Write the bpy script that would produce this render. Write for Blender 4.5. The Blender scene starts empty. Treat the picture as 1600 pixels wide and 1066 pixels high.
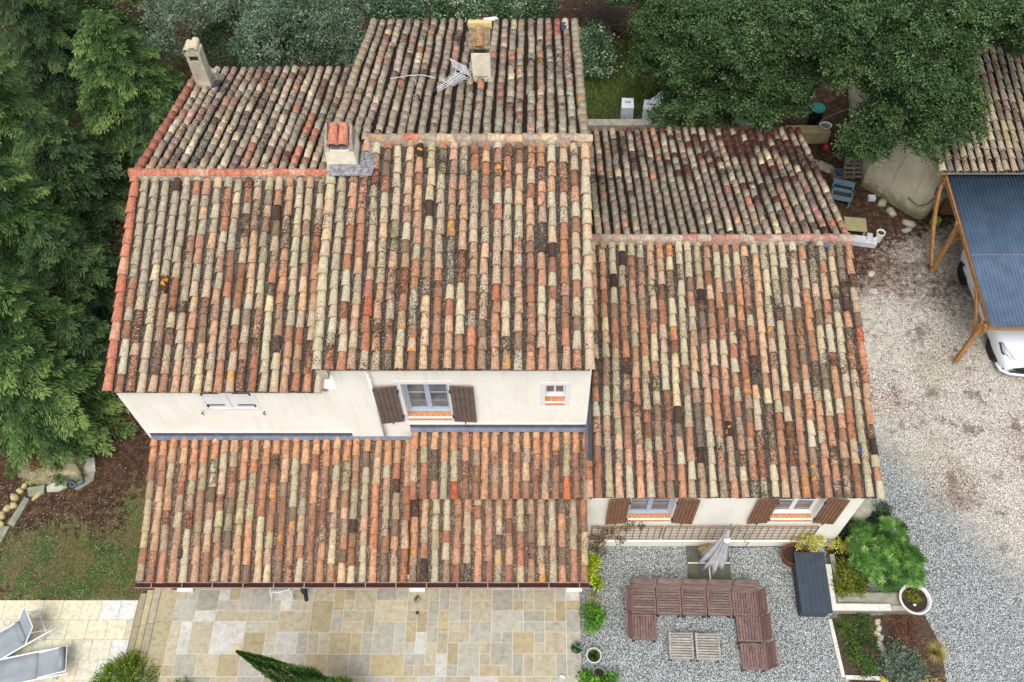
import bpy, math, random
import numpy as np
R = math.radians
random.seed(7); rng = np.random.default_rng(7)

# ------------------------------------------------------------------ camera
SC = bpy.context.scene
CF, CCX, CCY, CTH, CH = 1446.0, 834.0, 533.0, R(57.06), 22.55
cd = bpy.data.cameras.new('camera'); cam = bpy.data.objects.new('camera', cd)
SC.collection.objects.link(cam); SC.camera = cam
cam.location = (0, 0, CH); cam.rotation_euler = (R(90) - CTH, 0, 0)
cd.sensor_width = 36; cd.lens = CF / 1600 * 36; cd.shift_x = -(CCX - 800) / 1600
cd.clip_start = 0.5; cd.clip_end = 600
# ------------------------------------------------------------------ light
W = bpy.data.worlds.new('World'); SC.world = W; W.use_nodes = True
wn = W.node_tree; bg = wn.nodes['Background']
sky = wn.nodes.new('ShaderNodeTexSky'); sky.sky_type = 'NISHITA'; sky.sun_disc = False
SUN_EL, SUN_AZ = 64, 190          # azimuth clockwise from +Y
sky.sun_elevation = R(SUN_EL); sky.sun_rotation = R(SUN_AZ)
sky.air_density = 1.0; sky.dust_density = 3.0; sky.ozone_density = 1.0
hs = wn.nodes.new('ShaderNodeHueSaturation'); hs.inputs['Saturation'].default_value = .38   # thin bright overcast
wn.links.new(sky.outputs[0], hs.inputs['Color']); wn.links.new(hs.outputs[0], bg.inputs[0]); bg.inputs[1].default_value = 0.15
sl = bpy.data.lights.new('sun', 'SUN'); so = bpy.data.objects.new('sun', sl)
SC.collection.objects.link(so); sl.energy = 1.25; sl.angle = R(32); sl.color = (1, .985, .95)
so.rotation_euler = (R(90 - SUN_EL), 0, R(180 - SUN_AZ)); so.location = (0, -10, 40)
SC.view_settings.view_transform = 'Standard'; SC.view_settings.look = 'None'
SC.view_settings.gamma = 1; SC.view_settings.exposure = 0.56
SC.render.engine = 'CYCLES'

# ------------------------------------------------------------------ rays of the survey camera -> world
_c, _s = math.cos(CTH), math.sin(CTH)
def _ray(px, py):
    a = (px - CCX) / CF; b = -(py - CCY) / CF
    return a, _c + b * _s, -_s + b * _c
def at(px, py, z=0.0):
    d = _ray(px, py); t = (z - CH) / d[2]; return (d[0] * t, d[1] * t, z)
def aty(px, py, y):
    d = _ray(px, py); t = y / d[1]; return (d[0] * t, y, CH + d[2] * t)

# ------------------------------------------------------------------ helpers
def lin(r, g, b, k=1.0):
    f = lambda v: (v / 255 / 12.92 if v / 255 <= .04045 else ((v / 255 + .055) / 1.055) ** 2.4)
    return (f(r) * k, f(g) * k, f(b) * k)
def setp(b, **k):
    for n, v in k.items():
        n = n.replace('_', ' ')
        if n in b.inputs: b.inputs[n].default_value = v
def nn(nt, t, ins=None, **props):
    n = nt.nodes.new(t)
    for k, v in props.items(): setattr(n, k, v)
    for k, v in (ins or {}).items():
        if isinstance(v, bpy.types.NodeSocket): nt.links.new(v, n.inputs[k])
        else: n.inputs[k].default_value = v
    return n
def newmat(name):
    m = bpy.data.materials.new(name); m.use_nodes = True
    nt = m.node_tree; return m, nt, nt.nodes['Principled BSDF']
def rgba(c): return (c[0], c[1], c[2], 1)
def mixc(nt, fac, a, b, bt='MIX'):
    n = nt.nodes.new('ShaderNodeMix'); n.data_type = 'RGBA'; n.blend_type = bt
    for sock, v in ((n.inputs[0], fac), (n.inputs[6], a), (n.inputs[7], b)):
        if isinstance(v, bpy.types.NodeSocket): nt.links.new(v, sock)
        elif sock == n.inputs[0]: sock.default_value = v
        else: sock.default_value = rgba(v)
    return n.outputs[2]
def math_(nt, op, a, b=0.0, c=None, clamp=False):
    n = nt.nodes.new('ShaderNodeMath'); n.operation = op; n.use_clamp = clamp
    for i, v in enumerate((a, b) if c is None else (a, b, c)):
        if isinstance(v, bpy.types.NodeSocket): nt.links.new(v, n.inputs[i])
        else: n.inputs[i].default_value = v
    return n.outputs[0]
def noise(nt, vec, scale, detail=4, rough=.6, dist=0):
    n = nn(nt, 'ShaderNodeTexNoise', {'Scale': scale, 'Detail': detail, 'Roughness': rough, 'Distortion': dist})
    if vec is not None: nt.links.new(vec, n.inputs['Vector'])
    return n.outputs[0]
def step(nt, v, lo, hi):
    n = nn(nt, 'ShaderNodeMapRange', {0: v, 1: lo, 2: hi}, interpolation_type='SMOOTHSTEP'); n.clamp = True
    return n.outputs[0]
def ramp(nt, v, stops):
    n = nt.nodes.new('ShaderNodeValToRGB'); nt.links.new(v, n.inputs[0]); e = n.color_ramp.elements
    while len(e) < len(stops): e.new(.5)
    for i, (p, c) in enumerate(stops): e[i].position = p; e[i].color = rgba(c)
    return n.outputs[0]
def bump(nt, b, h, strength=.3, dist=.01):
    n = nn(nt, 'ShaderNodeBump', {'Strength': strength, 'Distance': dist, 'Height': h})
    nt.links.new(n.outputs[0], b.inputs['Normal'])
def simple(name, c1, c2=None, scale=8, rough=.7, bmp=.25, bs=40, metal=0, spec=.4, detail=5):
    m, nt, b = newmat(name); o = nn(nt, 'ShaderNodeTexCoord').outputs['Object']
    c2 = c2 or tuple(v * .7 for v in c1)
    f = noise(nt, o, scale, detail, .65)
    nt.links.new(ramp(nt, f, [(.32, c2), (.68, c1)]), b.inputs['Base Color'])
    setp(b, Roughness=rough, Metallic=metal, Specular_IOR_Level=spec)
    if bmp: bump(nt, b, noise(nt, o, bs, 4), bmp, .006)
    return m

ORG = {}
def link(o): SC.collection.objects.link(o)
def thing(name, label, cat, loc=(0, 0, 0), rz=0, group=None):
    o = bpy.data.objects.new(name, None); link(o); o.location = loc; o.rotation_euler = (0, 0, rz)
    o.empty_display_size = .2; o['label'] = label; o['category'] = cat
    if group: o['group'] = group
    ORG[o.name] = tuple(loc); return o
def tag(o, label=None, cat=None, group=None, kind=None):
    if label: o['label'] = label
    if cat: o['category'] = cat
    if group: o['group'] = group
    if kind: o['kind'] = kind
    return o
def copy_tree(o, parent=None):
    c = o.copy(); link(c); c.parent = parent
    for ch in o.children: copy_tree(ch, c)
    return c

def jit(c, sd, sat=1.0, hue=1.5, warm=(1, .985, .97)):
    k = 1 + random.gauss(0, sd); l = .3 * c[0] + .59 * c[1] + .11 * c[2]
    q = [max(12, min(250, (l + (v - l) * sat) * k + random.gauss(0, hue))) for v in c]; return lin(q[0] * warm[0], q[1] * warm[1], q[2] * warm[2])
class MB:
    """collects verts / faces, optional face attributes"""
    def __init__(s): s.v = []; s.f = []; s.m = []; s.col = []; s.cc = (1, 1, 1)
    def add(s, vs, fs, mi=0):
        o = len(s.v); s.v += [tuple(p) for p in vs]
        for f in fs: s.f.append(tuple(i + o for i in f)); s.m.append(mi); s.col.append(s.cc)
    def box(s, x0, x1, y0, y1, z0, z1, mi=0):
        s.add([(x0, y0, z0), (x1, y0, z0), (x1, y1, z0), (x0, y1, z0), (x0, y0, z1), (x1, y0, z1), (x1, y1, z1), (x0, y1, z1)],
              [(3, 2, 1, 0), (4, 5, 6, 7), (0, 1, 5, 4), (1, 2, 6, 5), (2, 3, 7, 6), (3, 0, 4, 7)], mi)
    def hexa(s, bot, top, mi=0):
        n = len(bot)
        s.add(list(bot) + list(top), [tuple(range(n - 1, -1, -1)), tuple(range(n, 2 * n))] + [(i, (i + 1) % n, n + (i + 1) % n, n + i) for i in range(n)], mi)
    def prism(s, poly, z0, z1, mi=0): s.hexa([(x, y, z0) for x, y in poly], [(x, y, z1) for x, y in poly], mi)
    def bar(s, a, b, w, h, up=(0, 0, 1), mi=0):
        a = np.array(a, float); b = np.array(b, float); d = b - a; L = np.linalg.norm(d)
        if L < 1e-6: return
        d /= L; u = np.cross(d, np.array(up, float)); n = np.linalg.norm(u)
        if n < 1e-4: u = np.cross(d, (1, 0, 0)); n = np.linalg.norm(u)
        u /= n; v = np.cross(u, d)
        q = [(-1, -1), (1, -1), (1, 1), (-1, 1)]
        s.hexa([a + u * i * w / 2 + v * j * h / 2 for i, j in q], [b + u * i * w / 2 + v * j * h / 2 for i, j in q], mi)
    def tube(s, pts, r, n=8, mi=0, caps=True):
        pts = [np.array(p, float) for p in pts]; rs = r if isinstance(r, (list, tuple)) else [r] * len(pts)
        vs = []; ref = None
        for i, p in enumerate(pts):
            d = (pts[min(i + 1, len(pts) - 1)] - pts[max(i - 1, 0)]); d = d / (np.linalg.norm(d) + 1e-9)
            if ref is None: ref = np.array((0, 0, 1.)) if abs(d[2]) < .9 else np.array((1., 0, 0))
            u = np.cross(d, ref); u /= np.linalg.norm(u) + 1e-9; v = np.cross(u, d); ref = v
            for k in range(n):
                a = 2 * math.pi * k / n; vs.append(p + (u * math.cos(a) + v * math.sin(a)) * rs[i])
        fs = []
        for i in range(len(pts) - 1):
            for k in range(n):
                k2 = (k + 1) % n; fs.append((i * n + k, i * n + k2, (i + 1) * n + k2, (i + 1) * n + k))
        if caps: fs += [tuple(range(n - 1, -1, -1)), tuple((len(pts) - 1) * n + k for k in range(n))]
        s.add(vs, fs, mi)
    def lathe(s, prof, n=20, cx=0, cy=0, sx=1, sy=1, mi=0, close=False):
        vs = [(cx + r * math.cos(2 * math.pi * k / n) * sx, cy + r * math.sin(2 * math.pi * k / n) * sy, z) for r, z in prof for k in range(n)]
        fs = [(i * n + k, i * n + (k + 1) % n, (i + 1) * n + (k + 1) % n, (i + 1) * n + k) for i in range(len(prof) - 1) for k in range(n)]
        if close: fs += [tuple(range(n - 1, -1, -1)), tuple((len(prof) - 1) * n + k for k in range(n))]
        s.add(vs, fs, mi)
    def build(s, name, mats, parent=None, smooth=False, attrs=False, rot=None):
        me = bpy.data.meshes.new(name); o_ = ORG.get(parent.name, (0, 0, 0)) if parent else (0, 0, 0)
        if parent is not None and parent.rotation_euler[2] != 0 and rot is None: o_ = (0, 0, 0)
        vs = [(p[0] - o_[0], p[1] - o_[1], p[2] - o_[2]) for p in s.v]
        me.from_pydata(vs, [], s.f)
        mats = mats if isinstance(mats, (list, tuple)) else [mats]
        for m in mats: me.materials.append(m)
        if len(mats) > 1: me.polygons.foreach_set('material_index', s.m)
        if smooth: me.polygons.foreach_set('use_smooth', [True] * len(s.f))
        if attrs:
            a = me.attributes.new('tcol', 'FLOAT_COLOR', 'FACE')
            a.data.foreach_set('color', np.array([(*c, 1) for c in s.col], dtype=np.float32).ravel())
        ob = bpy.data.objects.new(name, me); link(ob)
        if parent: ob.parent = parent; ORG[ob.name] = o_
        return ob
def loc0(parent): return ORG.get(parent.name, (0, 0, 0))
def bevel(o, w=.01, seg=2):
    b = o.modifiers.new('b', 'BEVEL'); b.width = w; b.segments = seg; b.limit_method = 'ANGLE'; return o
def rockmesh(mb, cx, cy, cz, sx, sy, sz, seed=0, rz=0, n=10, m=7, p=.7):
    r = random.Random(seed); ph = [r.uniform(0, 6.28) for _ in range(6)]
    vs = []
    for i in range(m):
        th = math.pi * (i + .02) / (m - .96)
        for k in range(n):
            a = 2 * math.pi * k / n
            f = 1 + .12 * math.sin(2 * a + ph[0]) + .1 * math.sin(3 * a + ph[1] + th * 2) + .07 * math.sin(5 * a + ph[2] + 3 * th)
            sg = lambda v: math.copysign(abs(v) ** p, v)
            x = sg(math.sin(th)) * sg(math.cos(a)) * sx * f; y = sg(math.sin(th)) * sg(math.sin(a)) * sy * f; z = sg(math.cos(th)) * sz * (1 + .08 * math.sin(a * 2 + ph[3]))
            vs.append((cx + x * math.cos(rz) - y * math.sin(rz), cy + x * math.sin(rz) + y * math.cos(rz), cz + z))
    fs = [(i * n + k, (i + 1) * n + k, (i + 1) * n + (k + 1) % n, i * n + (k + 1) % n) for i in range(m - 1) for k in range(n)]
    fs += [tuple(range(n)), tuple((m - 1) * n + k for k in range(n - 1, -1, -1))]
    mb.add(vs, fs)

# ------------------------------------------------------------------ materials
def tile_material():
    m, nt, b = newmat('canal_tile')
    at_ = nn(nt, 'ShaderNodeAttribute', attribute_name='tcol'); p = nn(nt, 'ShaderNodeAttribute', attribute_name='tpar')
    sp = nn(nt, 'ShaderNodeSeparateColor', {0: p.outputs[0]}); wear, black, orange = sp.outputs[0], sp.outputs[1], sp.outputs[2]
    o = nn(nt, 'ShaderNodeTexCoord').outputs['Object']
    sd = nn(nt, 'ShaderNodeVectorMath', {0: p.outputs[0], 1: (37., 53., 71.)}, operation='MULTIPLY').outputs[0]
    v = nn(nt, 'ShaderNodeVectorMath', {0: o, 1: sd}, operation='ADD').outputs[0]
    n1 = noise(nt, v, 14, 5, .65); base = mixc(nt, 1.0, at_.outputs[0], ramp(nt, n1, [(.28, (.52, .49, .47)), (.5, (.96, .95, .94)), (.72, (1.32, 1.30, 1.24))]), 'MULTIPLY')
    mp = nn(nt, 'ShaderNodeMapping', {'Vector': v, 'Scale': (34, 4, 4)}).outputs[0]
    base = mixc(nt, math_(nt, 'MULTIPLY', step(nt, noise(nt, mp, 1.0, 4, .6), .50, .74), .55), base, lin(104, 82, 66, .8))
    big = step(nt, noise(nt, o, 1.15, 4, .65), .50, .72)
    # thin grime film
    g = step(nt, noise(nt, v, 5, 5, .7), .48, .72); g = math_(nt, 'MULTIPLY', g, math_(nt, 'MULTIPLY_ADD', wear, .45, .22))
    base = mixc(nt, g, base, lin(112, 98, 84, .8))
    # pale lichen crust
    n2 = noise(nt, v, 42, 6, .72); th = math_(nt, 'MULTIPLY_ADD', wear, -.30, .70)
    l = step(nt, math_(nt, 'SUBTRACT', n2, th), -.015, .035)
    base = mixc(nt, math_(nt, 'MULTIPLY', l, .85), base, ramp(nt, noise(nt, v, 22, 3), [(.35, lin(176, 168, 142, .85)), (.65, lin(222, 210, 182, .85))]))
    # black lichen
    n3 = noise(nt, nn(nt, 'ShaderNodeVectorMath', {0: v, 1: (9.1, 3.3, 5.7)}, operation='ADD').outputs[0], 30, 7, .75)
    th = math_(nt, 'SUBTRACT', math_(nt, 'MULTIPLY_ADD', black, -.34, .72), math_(nt, 'MULTIPLY', big, .14))
    l = step(nt, math_(nt, 'SUBTRACT', n3, th), -.02, .035)
    base = mixc(nt, math_(nt, 'MULTIPLY', l, .88), base, lin(52, 42, 38))
    # orange lichen
    n4 = noise(nt, nn(nt, 'ShaderNodeVectorMath', {0: v, 1: (1.1, 7.3, 2.7)}, operation='ADD').outputs[0], 7, 3, .5)
    l = math_(nt, 'MULTIPLY', math_(nt, 'MULTIPLY', step(nt, n4, .54, .60), step(nt, n1, .3, .5)), orange)
    base = mixc(nt, l, base, lin(206, 140, 48))
    nt.links.new(base, b.inputs['Base Color']); setp(b, Roughness=.92, Specular_IOR_Level=.2)
    bump(nt, b, math_(nt, 'ADD', n2, n3), .35, .006)
    return m
M_TILE = tile_material()
def speckle_material(name, dark, mid, pale, t=.60, scale=38):
    m, nt, b = newmat(name); o = nn(nt, 'ShaderNodeTexCoord').outputs['Object']
    f = noise(nt, o, 3.2, 4, .6); c = ramp(nt, noise(nt, o, 24, 5, .7), [(.35, dark), (.62, mid)])
    n2 = noise(nt, o, scale, 4, .8); th = math_(nt, 'MULTIPLY_ADD', f, -.22, t + .11)
    c = mixc(nt, step(nt, math_(nt, 'SUBTRACT', n2, th), -.01, .03), c, pale)
    nt.links.new(c, b.inputs['Base Color']); setp(b, Roughness=.95, Specular_IOR_Level=.15); bump(nt, b, n2, .6, .012)
    return m
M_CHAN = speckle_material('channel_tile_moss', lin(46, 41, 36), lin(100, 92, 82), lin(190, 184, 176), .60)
M_CHAND = speckle_material('channel_tile_shaded', lin(20, 18, 15), lin(48, 43, 35), lin(140, 135, 120), .68)  # near-black: deep shade between the cover tiles is put into this colour
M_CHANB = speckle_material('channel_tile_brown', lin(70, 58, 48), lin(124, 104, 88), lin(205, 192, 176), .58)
def wall_material():
    m, nt, b = newmat('cream_render'); o = nn(nt, 'ShaderNodeTexCoord').outputs['Object']
    c = ramp(nt, noise(nt, o, 1.1, 6, .6), [(.3, lin(236, 231, 216)), (.7, lin(246, 242, 231))])
    st = nn(nt, 'ShaderNodeMapping', {'Vector': o, 'Scale': (7, 7, .7)}).outputs[0]
    c = mixc(nt, math_(nt, 'MULTIPLY', step(nt, noise(nt, st, 1.3, 5, .6), .48, .78), .30), c, lin(196, 186, 160))
    c = mixc(nt, math_(nt, 'MULTIPLY', step(nt, noise(nt, o, 9, 7, .75), .56, .75), .22), c, lin(178, 170, 150))
    nt.links.new(c, b.inputs['Base Color']); setp(b, Roughness=.9, Specular_IOR_Level=.2)
    bump(nt, b, noise(nt, o, 90, 3), .35, .004); return m
M_WALL = wall_material()
M_WHITE = simple('white_paint', lin(236, 236, 232), lin(222, 222, 220), 3, .55, .05)
M_OLDWALL = simple('weathered_render', lin(205, 198, 178), lin(158, 150, 126), 5, .92, .5, 30)
def out_material():
    m, nt, b = newmat('outbuilding_render'); o = nn(nt, 'ShaderNodeTexCoord').outputs['Object']
    c = ramp(nt, noise(nt, o, 1.6, 6, .65), [(.3, lin(184, 176, 148)), (.7, lin(212, 205, 180))])
    st = nn(nt, 'ShaderNodeMapping', {'Vector': o, 'Scale': (5, 5, .5)}).outputs[0]
    c = mixc(nt, math_(nt, 'MULTIPLY', step(nt, noise(nt, st, 1.5, 6, .65), .5, .74), .6), c, lin(148, 138, 104))
    z = nn(nt, 'ShaderNodeSeparateXYZ', {0: o}).outputs[2]
    lo = step(nt, math_(nt, 'SUBTRACT', .55, math_(nt, 'ADD', z, math_(nt, 'MULTIPLY_ADD', noise(nt, o, 4, 5), 1.2, -.6))), -.1, .5)
    c = mixc(nt, math_(nt, 'MULTIPLY', lo, .75), c, lin(110, 104, 74))
    nt.links.new(c, b.inputs['Base Color']); setp(b, Roughness=.95, Specular_IOR_Level=.15); bump(nt, b, noise(nt, o, 60, 4), .3, .005); return m
M_OUT = out_material()
M_MORTAR = simple('mortar', lin(176, 164, 148), lin(120, 108, 96), 14, .95, .6, 60)
M_ZINC = simple('zinc_flashing', lin(108, 114, 128), lin(82, 88, 100), 6, .55, .2, 20, metal=.3)
M_LEAD = simple('lead_sheet', lin(168, 166, 168), lin(78, 78, 84), 13, .5, .5, 16, metal=.2)
M_FRAME = simple('grey_window_paint', lin(176, 188, 202), lin(160, 172, 186), 4, .45, .05)
M_DARKWOOD = simple('brown_shutter_paint', lin(112, 98, 90), lin(94, 80, 74), 5, .6, .3, 30)
M_REDWOOD = simple('stained_shutter_wood', lin(142, 104, 80), lin(112, 78, 60), 7, .65, .35, 30)
M_METAL = simple('dark_iron', lin(60, 58, 58), lin(44, 42, 42), 8, .6, .1)
M_SILL = simple('sill_tile', lin(206, 144, 98), lin(178, 116, 76), 11, .8, .3, 30)
M_GUT = simple('gutter_copper_brown', lin(196, 156, 146), lin(160, 118, 108), 7, .5, .15, 20, metal=.25)
M_GREYMET = simple('galvanised', lin(178, 182, 180), lin(140, 146, 146), 9, .4, .15, 20, metal=.5)
def glass_mat(name, c, c2, r=.08):
    m, nt, b = newmat(name); o = nn(nt, 'ShaderNodeTexCoord').outputs['Object']
    nt.links.new(ramp(nt, noise(nt, o, 3, 2), [(.35, c), (.7, c2)]), b.inputs['Base Color']); setp(b, Roughness=r, Specular_IOR_Level=.8); return m
M_GLASS = glass_mat('window_glass', lin(84, 88, 94), lin(120, 126, 130))
M_DARKGLASS = glass_mat('car_glass', lin(20, 24, 28), lin(32, 38, 44))
M_BARK = simple('bark', lin(110, 98, 84), lin(70, 60, 50), 12, .95, .8, 25)
M_PALEBARK = simple('pale_bark', lin(170, 162, 144), lin(120, 112, 98), 12, .95, .6, 25)
def wood_mat(name, c1, c2, c3, axis=(1, 12, 12)):
    m, nt, b = newmat(name); o = nn(nt, 'ShaderNodeTexCoord').outputs['Object']; a = nn(nt, 'ShaderNodeAttribute', attribute_name='tcol')
    mp = nn(nt, 'ShaderNodeMapping', {'Vector': o, 'Scale': axis}).outputs[0]
    c = ramp(nt, noise(nt, mp, 5, 6, .7), [(.28, c3), (.5, c2), (.72, c1)])
    c = mixc(nt, 1.0, c, a.outputs[0], 'MULTIPLY')
    nt.links.new(c, b.inputs['Base Color']); setp(b, Roughness=.75, Specular_IOR_Level=.25); bump(nt, b, noise(nt, mp, 9, 5), .4, .004); return m
M_SEATX = wood_mat('red_brown_slat_wood', lin(156, 136, 126), lin(118, 98, 90), lin(74, 60, 54))
M_SEATY = wood_mat('red_brown_slat_wood_y', lin(156, 128, 120), lin(120, 92, 86), lin(78, 56, 52), (12, 1, 12))
M_GREYWOOD = wood_mat('weathered_grey_wood', lin(196, 192, 182), lin(160, 154, 144), lin(92, 84, 76))
M_PALLET = wood_mat('pallet_wood', lin(150, 142, 124), lin(112, 104, 90), lin(70, 64, 56))
M_TIMBER = wood_mat('larch_timber', lin(192, 150, 98), lin(164, 120, 74), lin(118, 82, 50), (3, 3, 1.2))
M_PLANK = wood_mat('yellow_planks', lin(178, 172, 128), lin(152, 144, 104), lin(112, 104, 76))

# ------------------------------------------------------------------ GROUND
def sm(a, b, x): t = np.clip((x - a) / (b - a), 0, 1); return t * t * (3 - 2 * t)
def ground_height(x, y):
    edge = np.where(y < 20, -8.95, -9 + (y - 20) * .5)
    wid = np.where(y < 20, .3, .3 + (y - 20) * .4)
    h = -.6 * (1 - sm(edge - wid, edge, x))
    h = np.where((x < -8.4) & (y < 7.22), np.minimum(h, -.63), h)
    # shallow banks behind
    h = h + 0.05 * np.sin(x * .9 + y * .7) * sm(20, 26, y)
    return h
def gh(x, y): return float(ground_height(np.array(x, float), np.array(y, float)))
xs = np.concatenate([np.array([-150, -90, -55, -35, -26]), np.arange(-20, 22, .22), np.array([26, 35, 55, 90, 150])])
ys = np.concatenate([np.array([-60, -20, -5, 0, 3]), np.arange(4, 32, .22), np.array([36, 45, 60, 90, 160])])
GX, GY = np.meshgrid(xs, ys); GZ = ground_height(GX, GY)
nx, ny = len(xs), len(ys)
me = bpy.data.meshes.new('ground')
vv = np.stack([GX, GY, GZ], -1).reshape(-1, 3)
idx = np.arange(nx * ny).reshape(ny, nx)
ff = np.stack([idx[:-1, :-1], idx[:-1, 1:], idx[1:, 1:], idx[1:, :-1]], -1).reshape(-1, 4)
me.from_pydata(vv.tolist(), [], ff.tolist())
x, y = vv[:, 0], vv[:, 1]
# zone weights (what the surface is made of): grey gravel, beige gravel, grass
pA = at(1372, 660, 0); pB = at(1600, 880, 0)
side = (x - pA[0]) * (pB[1] - pA[1]) - (y - pA[1]) * (pB[0] - pA[0])     # >0 below the line
side = side / math.hypot(pB[0] - pA[0], pB[1] - pA[1])
right = sm(7.2, 7.8, x)
driv = sm(8.0, 8.9, x + .25 * np.sin(y)) * (1 - sm(16.2, 18.6, y - .35 * (x - 9)))
grey = np.where(x > 7.3, sm(-1.6, 2.2, side) * driv, (x > 1.0) * (y < 9) * 1.0)
beige = driv * (x > 7)
def gb_(cx, cy, rx, ry): return np.exp(-(((x - cx) / rx) ** 2 + ((y - cy) / ry) ** 2))
beige *= 1 - np.clip(.62 * gb_(9.6, 17.2, 1.9, 1.2) + .75 * gb_(8.6, 16.0, .8, 2.6) + .5 * gb_(12.4, 16.4, 1.6, 1.6) + .55 * gb_(8.9, 13.4, .6, 2.0) + .4 * gb_(10.6, 12.4, .6, .8) + .45 * gb_(11.4, 9.7, 1.2, .5), 0, .9)
grass = np.zeros_like(x)
lx = (x < -8.9)
def blob(cx, cy, rx, ry): return np.exp(-(((x - cx) / rx) ** 2 + ((y - cy) / ry) ** 2))
grass += lx * (blob(-12.3, 8.3, 1.6, .9) + blob(-10.0, 8.3, .7, 1.9) + .9 * blob(-11, 7.6, 1.6, .5) + .45 * blob(-10.4, 9.8, .8, .7) + .35 * blob(-13.5, 8, 1.5, 1))
grass += blob(2.4, 25.5, 1.4, 2.2) * 1.1 + .5 * blob(-6, 24, 4, 3) + blob(9.3, 10.6, .45, 1.6) * .55 + blob(9.2, 12.4, .4, .8) * .4
pebl = lx * (y < 10.5) * .6 + 0
col = np.stack([np.clip(grey, 0, 1), np.clip(beige, 0, 1), np.clip(grass, 0, 1), np.clip(pebl, 0, 1)], -1).astype(np.float32)
a = me.attributes.new('zone', 'FLOAT_COLOR', 'POINT'); a.data.foreach_set('color', col.ravel())
me.polygons.foreach_set('use_smooth', [True] * len(me.polygons))
ground = bpy.data.objects.new('ground', me); link(ground); tag(ground, kind='structure')
def gravel_cols(nt, o, pal, scale):
    vo = nn(nt, 'ShaderNodeTexVoronoi', {'Scale': scale, 'Randomness': 1.0}, feature='F1'); nt.links.new(o, vo.inputs['Vector'])
    s = nn(nt, 'ShaderNodeSeparateColor', {0: vo.outputs['Color']})
    c = ramp(nt, s.outputs[0], pal)
    gap = step(nt, vo.outputs['Distance'], .42, .66)
    return c, gap, vo.outputs['Distance']
def ground_material():
    m, nt, b = newmat('ground_mix'); o = nn(nt, 'ShaderNodeTexCoord').outputs['Object']
    z = nn(nt, 'ShaderNodeAttribute', attribute_name='zone'); s = nn(nt, 'ShaderNodeSeparateColor', {0: z.outputs[0]})
    n1 = noise(nt, o, 1.3, 7, .68); n2 = noise(nt, o, 6, 6, .7); n3 = noise(nt, o, 45, 5, .75); nb = noise(nt, o, .5, 4, .6)
    soil = ramp(nt, math_(nt, 'MULTIPLY_ADD', n2, .5, math_(nt, 'MULTIPLY', n3, .5)), [(.36, lin(34, 26, 20)), (.5, lin(66, 49, 38)), (.64, lin(112, 88, 70))])
    vo = nn(nt, 'ShaderNodeTexVoronoi', {'Vector': o, 'Scale': 26.0}); sp = nn(nt, 'ShaderNodeSeparateColor', {0: vo.outputs['Color']})
    peb = math_(nt, 'MULTIPLY', step(nt, sp.outputs[1], .70, .74), math_(nt, 'SUBTRACT', 1.0, step(nt, vo.outputs['Distance'], .25, .4)))
    peb = math_(nt, 'MULTIPLY', peb, math_(nt, 'MULTIPLY', z.outputs['Alpha'], step(nt, n1, .36, .6)))
    gc = ramp(nt, n3, [(.3, lin(56, 56, 34)), (.5, lin(106, 104, 66)), (.7, lin(158, 150, 112))])
    gc = mixc(nt, step(nt, nb, .5, .66), gc, ramp(nt, n3, [(.3, lin(74, 62, 44)), (.5, lin(122, 108, 78)), (.7, lin(170, 156, 124))]))
    gc = mixc(nt, math_(nt, 'MULTIPLY', step(nt, n1, .46, .58), .85), gc, ramp(nt, n3, [(.3, lin(36, 66, 32)), (.7, lin(88, 126, 64))]))
    f = math_(nt, 'MULTIPLY', step(nt, math_(nt, 'ADD', s.outputs[2], math_(nt, 'MULTIPLY_ADD', n2, 2.4, -1.2)), .20, .75), math_(nt, 'MULTIPLY_ADD', n3, 1.4, .05, clamp=True))
    c = mixc(nt, f, soil, gc)
    c = mixc(nt, peb, c, lin(212, 198, 180))
    # beige gravel
    bc, gap, d1 = gravel_cols(nt, o, [(0, lin(150, 140, 126)), (.3, lin(202, 194, 180)), (.6, lin(222, 217, 206)), (.82, lin(238, 235, 228)), (1, lin(170, 162, 152))], 42)
    bc = mixc(nt, math_(nt, 'MULTIPLY', gap, .75), bc, lin(104, 90, 74))
    leaf = step(nt, math_(nt, 'ADD', n1, math_(nt, 'MULTIPLY', n2, .35)), .70, .84)
    bc = mixc(nt, math_(nt, 'MULTIPLY', leaf, math_(nt, 'MULTIPLY_ADD', n3, 1.2, .1, clamp=True)), bc, lin(84, 68, 54))
    bc = mixc(nt, math_(nt, 'MULTIPLY', step(nt, nb, .52, .72), .35), bc, lin(128, 128, 84))
    f = step(nt, math_(nt, 'ADD', s.outputs[1], math_(nt, 'MULTIPLY_ADD', n2, 1.3, -.65)), .2, .75)
    c = mixc(nt, f, c, bc)
    # grey gravel
    rc, gap2, d2 = gravel_cols(nt, o, [(0, lin(78, 80, 78)), (.2, lin(130, 134, 132)), (.5, lin(164, 168, 166)), (.8, lin(198, 203, 203)), (.95, lin(234, 238, 238)), (1, lin(140, 134, 122))], 50)
    rc = mixc(nt, math_(nt, 'MULTIPLY', gap2, .8), rc, lin(66, 66, 62))
    f = step(nt, math_(nt, 'ADD', s.outputs[0], math_(nt, 'ADD', math_(nt, 'MULTIPLY_ADD', n3, 1.6, -.8), math_(nt, 'MULTIPLY_ADD', n2, .5, -.25))), .3, .7)
    c = mixc(nt, f, c, rc)
    nt.links.new(c, b.inputs['Base Color']); setp(b, Roughness=.95, Specular_IOR_Level=.15)
    h = math_(nt, 'ADD', math_(nt, 'MULTIPLY', d2, -1.0), math_(nt, 'MULTIPLY', n3, .7))
    bump(nt, b, h, .5, .018); return m
me.materials.append(ground_material())

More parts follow.
